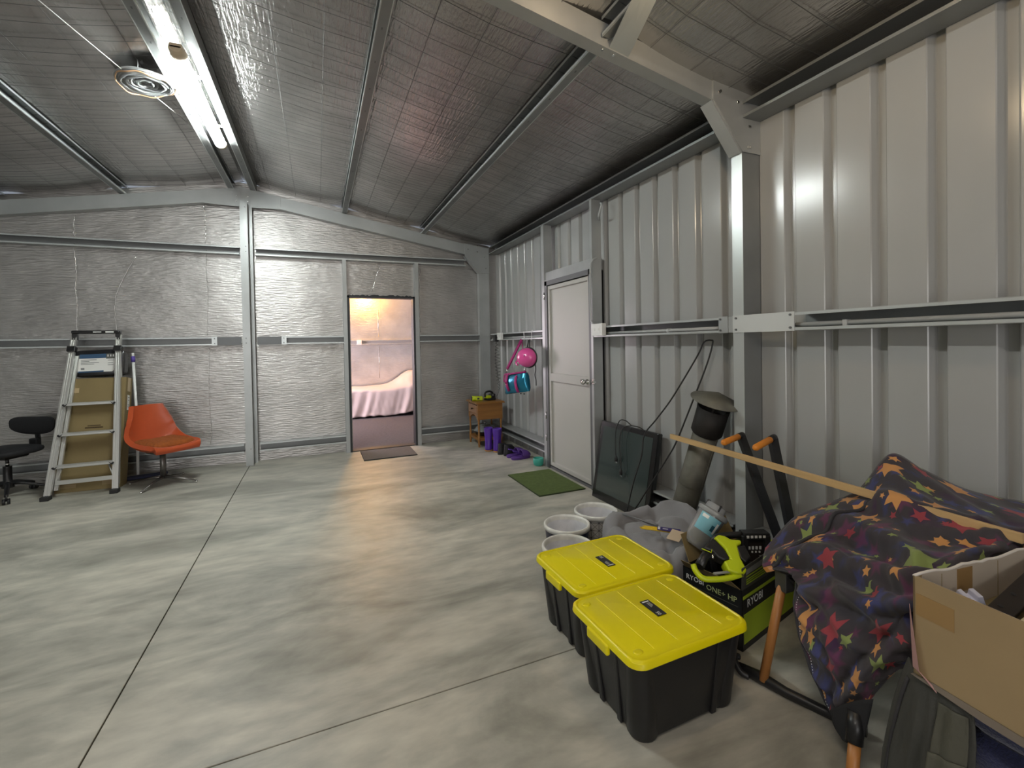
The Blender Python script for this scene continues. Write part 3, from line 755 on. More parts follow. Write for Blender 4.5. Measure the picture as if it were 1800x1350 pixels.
# black packaged item with a printed label
t = thing('packaged_bedding', 'black packed bedding bundle with white and blue label, on top of the tall box', 'package', (-2.152, 6.275, 1.278), rot=(R(-10), R(-1.5), 0))
bm = B(); lp = []
for y, s in ((-.055, .93), (-.045, 1), (.045, 1), (.055, .93)): lp.append([(x*s, y, z*s) for x, z in rrect(.43, .28, .05)])
loft(bm, lp[::-1]); mesh_obj('bundle', bm, mat('black_wrap', (.012, .012, .014), .3), t, smooth='auto')
LBX0, LBX1, LBZ0, LBZ1 = -.165, .14, -.105, .095
bm = B(); prism(bm, [(LBX0-.015, -.058, LBZ0+.01), (LBX0, -.058, LBZ1-.045), (LBX1+.005, -.058, LBZ1-.045), (LBX1-.01, -.058, LBZ0+.02), (LBX1-.03, -.058, LBZ0+.005)], (0, .002, 0)); mesh_obj('label_card', bm, mat('paper_white', (0, 0, 0)), t)
bm = B(); box(bm, (LBX0+.005, -.059, LBZ1-.045), (.06, -.056, LBZ1)); box(bm, (LBX0-.005, -.0595, LBZ0+.005), (.04, -.0575, LBZ0+.02)); mesh_obj('label_header', bm, mat('label_blue', hexc('33506e'), .5), t)
bm = B(); box(bm, (.06, -.0592, LBZ1-.055), (LBX1+.006, -.056, LBZ1)); mesh_obj('label_corner', bm, mat('label_grey', hexc('5a5a56'), .6), t)
bm = B()
for x0_, x1_, z in ((-.15, -.02, .03), (-.15, -.08, .015), (-.15, -.0, .0), (-.15, -.04, -.015), (.075, .13, .02), (.075, .12, -.01), (.075, .125, -.03)): box(bm, (x0_, -.0598, z), (x1_, -.0575, z+.006))
box(bm, (-.15, -.0598, -.07), (-.12, -.0575, -.05)); mesh_obj('label_print', bm, mat('print_grey', (0, 0, 0)), t)
bm = B()
for k, x in enumerate((.072, .096, .118)): box(bm, (x, -.0600, .062), (x+.008, -.0575, .085), mi=0); 
mesh_obj('label_lettering', bm, WHITE, t)

# mop with a purple collar
t = thing('flat_mop', 'white-handled flat mop with purple collar leaning on the wall behind the orange chair', 'mop', (-1.84, 6.20, 0))
bm = B(); tube(bm, [(-.0, .0, .05), (-.02, .08, .7), (-.055, .14, 1.30)], .0135, 12); mesh_obj('handle', bm, WHITE, t)
bm = B(); tube(bm, [(-.0525, .133, 1.285), (-.056, .141, 1.345)], .019, 12); mesh_obj('collar', bm, mat('purple_plastic', hexc('5a4a9c'), .5), t)
bm = B(); tube(bm, [(-.056, .141, 1.345), (-.058, .145, 1.385)], [.016, .010], 12); mesh_obj('tip', bm, WHITE, t)
bm = B(); box(bm, (-.12, -.07, .01), (.26, .05, .035), mtx=TR((0, 0, 0), 0, 0, 12), bev=.01); mesh_obj('mop_head', bm, mat('mop_blue', hexc('32364e'), .9, bump=.4, bscale=200), t)

# ============================================================= ORANGE SWIVEL CHAIR
t = thing('swivel_chair', 'orange vinyl bucket chair on a steel star base', 'chair', (-1.52, 5.86, 0), R(42))
def bucket(bm, thick):
    prof = [(-.275, .365), (-.285, .400), (-.255, .425), (-.15, .405), (0, .385), (.11, .385), (.185, .42), (.225, .50), (.25, .60), (.275, .70), (.295, .80), (.30, .825)]
    wid = [.215, .222, .232, .242, .248, .248, .24, .225, .20, .17, .145, .135]
    rai = [.005, .01, .03, .055, .085, .115, .12, .09, .05, .02, .0, .0]
    wrap = [0, 0, 0, 0, .0, .01, .03, .05, .065, .065, .05, .045]
    P = spline([(a, b, 0) for a, b in prof], 3); n = len(P); nu = 18; V = []
    for i, p in enumerate(P):
        s = i/(n-1)*(len(wid)-1); k = min(int(s), len(wid)-2); f = s-k; f = f*f*(3-2*f)
        w = wid[k]*(1-f)+wid[k+1]*f; rr = rai[k]*(1-f)+rai[k+1]*f; wp = wrap[k]*(1-f)+wrap[k+1]*f; row = []
        for j in range(nu+1):
            u = -1+2*j/nu; au = abs(u)
            row.append(bm.verts.new((w*u*(1-.04*au**4), p.x-wp*au**2.2, p.y+rr*au**2.6)))
        V.append(row)
    for i in range(n-1):
        for j in range(nu): bm.faces.new((V[i][j], V[i][j+1], V[i+1][j+1], V[i+1][j])).smooth = True
bm = B(); bucket(bm, .03); o = mesh_obj('seat_shell', bm, ORANGE_V, t, smooth=True)
md = o.modifiers.new('s', 'SOLIDIFY'); md.thickness = .045; md.offset = -1
md = o.modifiers.new('b', 'BEVEL'); md.width = .012; md.segments = 3; md.limit_method = 'ANGLE'; md.angle_limit = R(50)
md = o.modifiers.new('ss', 'SUBSURF'); md.levels = 1; md.render_levels = 1
POLE = mat('brushed_steel_dark', (.20, .19, .18), .35, .8)
bm = B(); tube(bm, [(0, .01, .07), (0, .01, .335)], .028, 14); box(bm, (-.10, -.10, .33), (.10, .12, .345)); mesh_obj('pedestal', bm, POLE, t)
for k in range(4):
    a = R(90*k+30); p = Vector((math.cos(a), math.sin(a), 0)); bm = B()
    tube(bm, [(0, .01, .075), tuple(p*.12+Vector((0, .01, .062))), tuple(p*.33+Vector((0, .01, .018)))], [.024, .021, .012], 4, ry=[.018, .014, .007], ref=Vector((0, 0, 1))); mesh_obj('base_arm', bm, POLE, t)
    bm = B(); tube(bm, [tuple(p*.33+Vector((0, .01, 0))), tuple(p*.33+Vector((0, .01, .018)))], .011, 8); mesh_obj('glide', bm, CHROME, t)
# rust coloured fleece pad on its seat
t2 = thing('seat_cushion', 'rust brown fleece cushion lying on the orange chair', 'cushion', (-1.52, 5.86, 0), R(42))
bm = B(); nx, ny = 26, 20; V = {}
for s in (0, 1):
    for i in range(nx+1):
        for j in range(ny+1):
            u, v = -1+2*i/nx, -1+2*j/ny
            e = max(0, 1-abs(u)**4)**.4*max(0, 1-abs(v)**4)**.4
            y = -.03+.20*v; x = .195*u
            zb = .41+.035*(abs(x)/.25)**2.4+(.03*max(0, (v-.5)))
            th = .052*e+.004
            nz = .005*noise.noise(Vector((x*45, y*45, 2)))+.006*noise.noise(Vector((x*14, y*14, 7)))
            V[(s, i, j)] = bm.verts.new((x, y, zb+.012+(th+nz if s else 0)))
for i in range(nx):
    for j in range(ny):
        bm.faces.new((V[(1, i, j)], V[(1, i+1, j)], V[(1, i+1, j+1)], V[(1, i, j+1)])).smooth = True
        bm.faces.new((V[(0, i, j+1)], V[(0, i+1, j+1)], V[(0, i+1, j)], V[(0, i, j)])).smooth = True
for i in range(nx):
    for j, q in ((0, 0), (ny, 1)):
        f = (V[(0, i, j)], V[(0, i+1, j)], V[(1, i+1, j)], V[(1, i, j)]); bm.faces.new(f if not q else f[::-1])
for j in range(ny):
    for i, q in ((0, 1), (nx, 0)):
        f = (V[(0, i, j)], V[(0, i, j+1)], V[(1, i, j+1)], V[(1, i, j)]); bm.faces.new(f[::-1] if not q else f)
mesh_obj('pad', bm, mat('rust_fleece', hexc('9a5222'), .95, var=.25, scale=40, bump=.8, bscale=350), t2)

# ============================================================= BEDROOM BED
t = thing('bed', 'bed under a draped pink-white sheet against the bedroom far wall', 'bed', (0, 9.3, 0))
bm = B(); box(bm, (-.2, .06, .04), (2.7, .96, .32)); mesh_obj('bed_base', bm, mat('bed_dark', (.05, .045, .05), .9), t)
bm = B(); box(bm, (-.2, .05, .32), (2.7, .97, .50), bev=.05, seg=3); mesh_obj('mattress', bm, mat('mattress_cloth', hexc('d8ccc8'), .8), t)
bm = B(); nx, ns = 150, 34; V = []
def fold(x): return noise.noise(Vector((x*3.2, 0, 1)))*.6+noise.noise(Vector((x*8.5, .3, 4)))*.4
for i in range(nx+1):
    x = -.3+3.1*i/nx; row = []
    hump = 1/(1+math.exp(-(x-1.62)*9)); hem = .035+.03*noise.noise(Vector((x*2.0, 5, 0)))+.03*abs(noise.noise(Vector((x*5, 9, 0))))+.06*hump
    for j in range(ns+1):
        s = j/ns
        if s < .5:   # skirt, hem to top edge
            q = s/.5; z = hem+(.53-hem)*q; y = -.015-(1-q)*.075-(1-q*.55)*.115*fold(x+.14*(1-q)**1.5)-.012*noise.noise(Vector((x*14, q*4, 2)))*(1-q)
            z += .02*hump*q
            y += .03*max(0, q-.85)/.15*.3
        else:
            q = (s-.5)/.5; y = q*.98+.02*math.sin(min(1, q*8)*PI/2); z = .53+.02*math.sin(min(q*6, 1)*PI/2)+.012*noise.noise(Vector((x*4, q*5, 8)))
        top_ = .32*hump*(0 if s < .42 else min(1, (s-.42)/.35))**.8
        z += top_+.02*hump*noise.noise(Vector((x*9, s*9, 3)))*(1 if s > .42 else 0)
        row.append(bm.verts.new((x, y, z)))
    V.append(row)
for i in range(nx):
    for j in range(ns): bm.faces.new((V[i][j], V[i+1][j], V[i+1][j+1], V[i][j+1])).smooth = True
o = mesh_obj('sheet', bm, mat('bed_sheet', hexc('d8cbc8'), .75, bump=.1, bscale=80), t); o.modifiers.new('s', 'SOLIDIFY').thickness = .004

# ============================================================= MATS
def mat_slab(name, label, x0, x1, y0, y1, h, m, edge):
    t = thing(name, label, 'mat', ((x0+x1)/2, (y0+y1)/2, 0)); a, b = (x1-x0)/2, (y1-y0)/2
    bm = B(); nx, ny = 16, 16; V = [[bm.verts.new((-a+2*a*i/nx, -b+2*b*j/ny, h+.0012*noise.noise(Vector((i*.9, j*.9, 3))))) for j in range(ny+1)] for i in range(nx+1)]
    for i in range(nx):
        for j in range(ny): bm.faces.new((V[i][j], V[i+1][j], V[i+1][j+1], V[i][j+1])).smooth = True
    o = mesh_obj('pile', bm, m, t)
    bm = B(); box(bm, (-a-.004, -b-.004, 0), (a+.004, b+.004, h-.002), bev=.002, seg=1); mesh_obj('backing', bm, edge, t); return t
mat_slab('door_mat', 'thin charcoal rubber mat on the floor in front of the bedroom doorway', .50, 1.15, 5.845, 6.375, .012, mat('mat_charcoal', hexc('6a645f'), .9, var=.1, scale=30, bump=.4, bscale=300), RUBBER)
mat_slab('door_mat', 'green turf mat on the concrete in front of the grey side door', 1.845, 2.335, 3.735, 4.48, .012, mat('turf_green', hexc('5c6c3a'), .95, var=.18, scale=30, bump=1.0, bscale=500), mat('green_edge', hexc('39442a'), .9))

# ============================================================= SIDE TABLE
WOOD = mat('table_oak', hexc('8f6230'), .45, var=.22, scale=3, stretch=(1, 1, 9), bump=.1, bscale=30, coat=.15)
WOODL = mat('table_oak_front', hexc('96653c'), .42, var=.15, scale=3, stretch=(1, 1, 8), coat=.2)
t = thing('side_table', 'small oak side table with one drawer and turned legs in the corner', 'table', (2.165, 6.07, 0))
hx, hy = .18, .205
bm = B(); 
for z0, z1, e in ((.592, .607, .03), (.607, .617, .022)): box(bm, (-hx-e, -hy-e, z0), (hx+e, hy+e, z1), bev=.004)
mesh_obj('top', bm, WOOD, t)
bm = B(); box(bm, (-hx+.015, -hy+.004, .375), (hx-.01, -hy+.018, .592)); box(bm, (-hx+.015, hy-.018, .375), (hx-.01, hy-.004, .592)); box(bm, (hx-.02, -hy+.015, .375), (hx-.006, hy-.015, .592))
box(bm, (-hx+.004, -hy+.02, .575), (-hx+.02, hy-.02, .592)); mesh_obj('case', bm, WOOD, t)
bm = B(); arch = [(-hx+.006, -hy+.02, .445), (-hx+.006, -hy+.02, .375)]+[(-hx+.006, -hy+.055+.30*k/10, .375+.055*math.sin(PI*k/10)**.7) for k in range(11)]+[(-hx+.006, hy-.02, .375), (-hx+.006, hy-.02, .445)]
prism(bm, arch[::-1], (.012, 0, 0)); mesh_obj('apron', bm, WOODL, t)
bm = B(); box(bm, (-hx-.004, -hy+.035, .452), (-hx+.012, hy-.035, .570), bev=.003); dr = mesh_obj('drawer', bm, WOODL, t)
bm = B(); lathe(bm, [(.006, 0), (.005, .012), (.012, .018), (.010, .026), (0, .028)], 12, mtx=TR((-hx-.004, 0, .512), 0, -90, 0)); box(bm, (-hx-.007, -.03, .507), (-hx-.003, .03, .517)); mesh_obj('knob', bm, mat('antique_brass', (.12, .08, .04), .4, .8), dr)
legp = [(.010, 0), (.014, .006), (.013, .02), (.019, .045), (.013, .06), (.019, .075), (.019, .15), (.012, .16), (.018, .18), (.011, .20), (.014, .26), (.010, .30), (.017, .33), (.012, .345), (.018, .36), (.019, .375)]
for sx_ in (-1, 1):
    for sy_ in (-1, 1):
        bm = B(); lathe(bm, legp, 12, c=(sx_*(hx-.018), sy_*(hy-.018), 0)); box(bm, (sx_*(hx-.018)-.019, sy_*(hy-.018)-.019, .375), (sx_*(hx-.018)+.019, sy_*(hy-.018)+.019, .592)); mesh_obj('leg', bm, WOOD, t)
bm = B(); box(bm, (-hx+.01, -hy+.008, .085), (hx-.01, -hy+.026, .125)); box(bm, (-hx+.01, hy-.026, .085), (hx-.01, hy-.008, .125)); box(bm, (-hx+.01, -hy+.02, .085), (-hx+.026, hy-.02, .12)); box(bm, (hx-.026, -hy+.02, .085), (hx-.01, hy-.02, .12)); mesh_obj('stretcher', bm, WOOD, t)
bm = B(); box(bm, (-hx+.02, -hy+.02, .112), (hx-.02, hy-.02, .122)); mesh_obj('shelf', bm, WOOD, t)
t = thing('covered_dish', 'dark round dish with a clear domed lid on the lower shelf of the side table', 'dish', (2.165, 6.08, .1235))
bm = B(); lathe(bm, [(.10, 0), (.14, .02), (.155, .055), (.165, .06), (.16, .068), (.15, .062), (.13, .03), (0, .02)], 32, capt=False); mesh_obj('dish', bm, BLACK, t)
bm = B(); lathe(bm, [(.162, .070), (.150, .09), (.12, .125), (.07, .145), (0, .150)], 32, capb=False); mesh_obj('glass_lid', bm, mat('clear_glass', (.75, .8, .8), .08, trans=.75), t)
bm = B(); lathe(bm, [(.008, .150), (.01, .16), (.02, .168), (.018, .18), (0, .184)], 16); mesh_obj('lid_knob', bm, CHROME, t)
GREEN = mat('lime_plastic', hexc('b5c41a'), .4, bump=.03, bscale=200)
t = thing('cordless_torch', 'lime green cordless torch lying at the left end of the side table top', 'tool', (2.07, 6.05, .6175), R(-10))
bm = B(); tube(bm, [(-.10, 0, .034), (-.05, 0, .034), (.03, 0, .034)], [.036, .034, .030], 14); box(bm, (-.05, -.034, .004), (.05, .034, .06), bev=.008); mesh_obj('body', bm, GREEN, t)
bm = B(); tube(bm, [(-.108, 0, .034), (-.10, 0, .034)], .034, 14); mesh_obj('lens', bm, BLACK, t)
bm = B(); box(bm, (-.03, -.036, .02), (.0, -.0335, .045)); mesh_obj('switch', bm, BLACK, t)
t = thing('cordless_sander', 'lime and black cordless tool with battery behind the torch on the side table', 'tool', (2.225, 6.03, .6175), R(15))
bm = B(); box(bm, (-.07, -.05, .0), (.07, .05, .03), bev=.008); box(bm, (.0, -.04, .03), (.075, .045, .09), bev=.014); tube(bm, spline([(-.08, 0, .05), (-.08, 0, .105), (-.01, 0, .125), (.05, 0, .10)], 6), .014, 8); mesh_obj('grip', bm, BLACK, t)
bm = B(); box(bm, (-.075, -.042, .028), (.0, .042, .07), bev=.012); mesh_obj('body', bm, GREEN, t)
bm = B(); tube(bm, [(.02, -.045, .075), (.02, -.052, .075)], .010, 10); mesh_obj('dial', bm, CHROME, t)

# ============================================================= FOOTWEAR
PUR = mat('purple_rubber', hexc('4f2b93'), .35, coat=.2)
def loft_sections(bm, secs, n=18, e=2.5, capt=True, mi=0):
    """secs: list of (centre, half-length x, half-width y, z)"""
    lp = []
    for (cx, a, b_, z, tilt) in secs:
        ring = []
        for k in range(n):
            q = 2*PI*k/n; ca, sa = math.cos(q), math.sin(q)
            x = a*math.copysign(abs(ca)**(2/e), ca); ring.append((cx+x, b_*math.copysign(abs(sa)**(2/e), sa)*(1-.10*(x/a)), z+tilt*x))
        lp.append(ring)
    loft(bm, lp, capt=capt, mi=mi)
def boot(label, loc, rz):
    t = thing('rain_boot', label, 'boot', loc, rz, 'purple rain boots'); t.scale = (1.08, 1.22, 1.0)
    bm = B(); loft_sections(bm, [(.0, .115, .043, .018, 0), (.0, .117, .045, .035, 0), (-.01, .105, .042, .062, .05), (-.045, .070, .038, .09, 0), (-.055, .052, .037, .12, 0), (-.055, .053, .041, .20, 0), (-.055, .060, .047, .295, 0), (-.055, .061, .048, .305, 0), (-.055, .056, .043, .303, 0), (-.055, .048, .036, .18, 0)], capt=True); mesh_obj('shaft', bm, PUR, t, smooth=True)
    bm = B(); loft_sections(bm, [(.0, .112, .042, 0, 0), (.0, .119, .046, .004, 0), (.0, .119, .046, .018, 0)]); mesh_obj('sole', bm, mat('gum_sole', hexc('a9783f'), .6), t)
boot('nearer purple rain boot standing by the side table, right of its pair', (2.185, 5.58, 0), R(40)); boot('left purple rain boot of the pair, partly behind the other', (2.085, 5.70, 0), R(60))
BSH = mat('shoe_black', (.012, .012, .014), .55, bump=.15, bscale=90)
def shoe(label, loc, rz):
    t = thing('ankle_shoe', label, 'shoe', loc, rz, 'black ankle shoes')
    bm = B(); loft_sections(bm, [(.0, .125, .044, .015, 0), (.0, .127, .046, .03, 0), (-.012, .110, .043, .055, 0), (-.04, .080, .038, .085, -.02), (-.055, .060, .035, .12, -.08), (-.058, .056, .034, .135, -.12), (-.058, .048, .027, .125, -.12)]); mesh_obj('upper', bm, BSH, t, smooth=True)
    bm = B(); loft_sections(bm, [(.0, .126, .044, 0, 0), (.0, .129, .047, .018, 0)]); mesh_obj('sole', bm, RUBBER, t)
    bm = B()
    for k in range(4): tube(bm, [(.03-.018*k, -.022, .072+.014*k), (.03-.018*k, .022, .072+.014*k)], .0035, 6)
    mesh_obj('laces', bm, mat('lace_grey', (.05, .05, .05), .8), t)
shoe('left black ankle shoe of the pair beside the purple boots', (2.20, 5.42, 0), R(22)); shoe('right black ankle shoe of the pair, next to the purple clogs', (2.25, 5.315, 0), R(12))
CLOG = mat('clog_purple', hexc('5b3c86'), .5, var=.1, scale=12)
def clog(label, loc, rz):
    t = thing('clog', label, 'shoe', loc, rz, 'purple clogs')
    bm = B(); loft_sections(bm, [(.0, .125, .046, 0, 0), (.0, .131, .051, .012, 0), (.0, .131, .051, .03, 0), (0, .12, .045, .034, 0)]); mesh_obj('footbed', bm, CLOG, t, smooth='auto')
    bm = B(); nu, nv = 14, 10; V = []
    for i in range(nu+1):
        x = .0+.131*i/nu; w = .051*max(0.02, 1-(max(0, x-.06)/.073)**2.4)**.5; hh = .075*max(.02, 1-(x/.134)**2.2)**.6; V.append([bm.verts.new((x, w*math.cos(PI*j/nv), .03+hh*math.sin(PI*j/nv)**.8)) for j in range(nv+1)])
    for i in range(nu):
        for j in range(nv): bm.faces.new((V[i][j], V[i+1][j], V[i+1][j+1], V[i][j+1])).smooth = True
    o = mesh_obj('toe_cap', bm, CLOG, t); o.modifiers.new('s', 'SOLIDIFY').thickness = .006
    bm = B(); tube(bm, spline([(.0, -.05, .045), (-.03, -.052, .085), (-.07, -.045, .10), (-.10, 0, .10), (-.07, .045, .10), (-.03, .052, .085), (.0, .05, .045)], 5), .010, 6, ry=.003, ref=Vector((0, 0, 1))); mesh_obj('heel_strap', bm, PUR, t)
clog('front purple clog lying nearest the teal bowl', (2.26, 5.075, 0), R(6)); clog('rear purple clog, behind its pair beside the black shoes', (2.25, 5.20, 0), R(10))
t = thing('dog_bowl', 'small teal bowl on the floor against the door frame', 'bowl', (2.315, 4.70, 0))
bm = B(); lathe(bm, [(.040, 0), (.055, .012), (.062, .05), (.060, .085), (.056, .088), (.054, .05), (.045, .015), (0, .012)], 28, capt=False); mesh_obj('bowl', bm, mat('teal_plastic', hexc('3f9e8e'), .45), t)

# ============================================================= BAG AND HELMET ON HOOKS
PINK = mat('magenta_strap', hexc('a3286e'), .7, bump=.2, bscale=300)
BLUEF = mat('blue_foil_fabric', hexc('2d7f9e'), .22, .6, bump=.5, bscale=25)
PKG = mat('pink_shell', hexc('e0559b'), .22, coat=.5)
def hook(label, y, z=1.56):
    bm = B(); tube(bm, spline([(XG+.01, y, z+.004), (XG-.008, y, z+.008), (XG-.012, y, z-.03), (XG-.012, y, z-.10), (XG-.025, y, z-.125), (XG-.045, y, z-.115), (XG-.048, y, z-.09)], 5), .003, 6)
    return tag(mesh_obj('wire_hook', bm, CHROME), label, 'hook')
HY1, HY2 = 5.15, 4.93
hook('left wire hook over the rail, holding the blue and pink bag', HY1); hook('right wire hook over the rail, holding the pink helmet', HY2)
wd = Vector((.30, -.954, 0)); nd_ = Vector((-.954, -.30, 0))
t = thing('sports_bag', 'shiny blue and magenta sports bag hanging by its strap on the right wall', 'bag', (2.24, 5.09, .925))
BM_ = basis((0, 0, 0), wd, -nd_, (0, 0, 1))
bm = B(); lp = []
for j in range(11):
    f = -1+2*j/10; hgt = f*.115; s = (1-abs(f)**3.2)**.45 if abs(f) < 1 else .35; s = max(s, .42)
    ring = []
    for k in range(28):
        a = 2*PI*k/28; ca, sa = math.cos(a), math.sin(a)
        x = .20*(1-.10*f)*math.copysign(abs(ca)**.6, ca); y = .075*s*math.copysign(abs(sa)**.75, sa)
        y += .010*noise.noise(Vector((x*16, f*2.5, 1))); ring.append((x, y, hgt+.03*x/.2+.010*noise.noise(Vector((x*9, f, 6)))))
    lp.append(ring)
loft(bm, lp); bmesh.ops.transform(bm, matrix=BM_, verts=bm.verts[:]); mesh_obj('bag_body', bm, BLUEF, t, smooth='auto')
bm = B()
for x in (-.115, .055):
    tube(bm, [tuple(BM_ @ Vector((x+q*.03, -y, z))) for q, y, z in ((-.6, .03, .118), (-.3, .062, .085), (0, .084, .02), (.6, .085, -.04), (1.0, .066, -.10))], .024, 4, ry=.004, ref=Vector((nd_)))
tube(bm, [tuple(BM_ @ Vector((-.20, -.03, .10))), tuple(BM_ @ Vector((0, -.045, .122))), tuple(BM_ @ Vector((.19, -.03, .148)))], .012, 6)
tube(bm, [tuple(BM_ @ Vector((-.19, -.05, .09))), tuple(BM_ @ Vector((-.17, -.075, .03))), tuple(BM_ @ Vector((-.10, -.09, .0)))], .014, 4, ry=.004, ref=nd_); mesh_obj('trim_band', bm, PINK, t)
H1 = Vector((XG-.045, HY1, 1.46))-Vector((2.24, 5.09, .925)); LE = BM_ @ Vector((-.17, -.02, .145)); RE = BM_ @ Vector((.16, -.02, .165))
bm = B(); tube(bm, [H1, LE+Vector((0, 0, .02))], .024, 4, ry=.003, ref=nd_); tube(bm, [H1, RE+Vector((0, 0, .05))], .006, 4, ry=.003); mesh_obj('shoulder_strap', bm, PINK, t)
bm = B()
for q in (LE, RE): tube(bm, [q+Vector((0, 0, .03)), q+Vector((0, 0, -.02))], .008, 8)
mesh_obj('clip', bm, CHROME, t)
bm = B()
for x in (-.12, -.06, .06, .12): tube(bm, [tuple(BM_ @ Vector((x, 0, -.13))), tuple(BM_ @ Vector((x, 0, -.115)))], .009, 8)
mesh_obj('bag_foot', bm, BLACK, t)

t = thing('helmet', 'glossy pink child helmet with black straps hanging right of the sports bag', 'helmet', (2.235, 4.79, 1.245), R(-75))
bm = B(); n = 30; V = []
for i in range(15):
    th = R(100)*i/14; ring = []
    for k in range(n):
        a = 2*PI*k/n; rr = math.sin(th); x = .142*rr*math.cos(a)*(1+.06*math.cos(a)); y = -.110*math.cos(th); z = .112*rr*math.sin(a)
        ring.append((x, y, z))
    V.append([bm.verts.new(p) for p in ring] if i else [bm.verts.new((0, -.110, 0))])
for k in range(n): bm.faces.new((V[0][0], V[1][(k+1) % n], V[1][k])).smooth = True
for i in range(1, 14):
    for k in range(n): bm.faces.new((V[i][k], V[i][(k+1) % n], V[i+1][(k+1) % n], V[i+1][k])).smooth = True
bmesh.ops.recalc_face_normals(bm, faces=bm.faces[:])
o = mesh_obj('shell', bm, PKG, t); o.modifiers.new('s', 'SOLIDIFY').thickness = .008
bm = B(); tube(bm, [(.142*1.03*math.cos(a), .022, .112*1.03*math.sin(a)) for a in [2*PI*k/32 for k in range(32)]], .009, 8, closed=True, ref=Vector((0, 1, 0))); mesh_obj('rim', bm, BLACK, t)
bm = B(); tube(bm, spline([(-.128, -.035, -.035), (-.145, -.045, -.052), (-.125, -.06, -.075), (-.09, -.065, -.085)], 4), .010, 8); mesh_obj('visor', bm, PKG, t)
bm = B(); box(bm, (.062, -.098, .005), (.070, -.085, .04), mtx=None); mesh_obj('vent', bm, BLACK, t)
bm = B(); tube(bm, spline([(.10, .03, -.05), (.115, .03, -.13), (.10, .03, -.20), (.118, .03, -.26), (.12, .03, -.32)], 5), .009, 4, ry=.003, ref=Vector((0, 1, 0))); mesh_obj('chin_strap', bm, BLACK, t)
MH = Matrix.Translation((2.235, 4.79, 1.245)) @ Matrix.Rotation(R(-75), 4, 'Z'); hk = MH.inverted() @ Vector((XG-.046, HY2, 1.455))
bm = B(); tube(bm, spline([(-.02, .02, .11), tuple(hk), (.03, .02, .11)], 6), .006, 6); mesh_obj('hanging_strap', bm, BLACK, t)
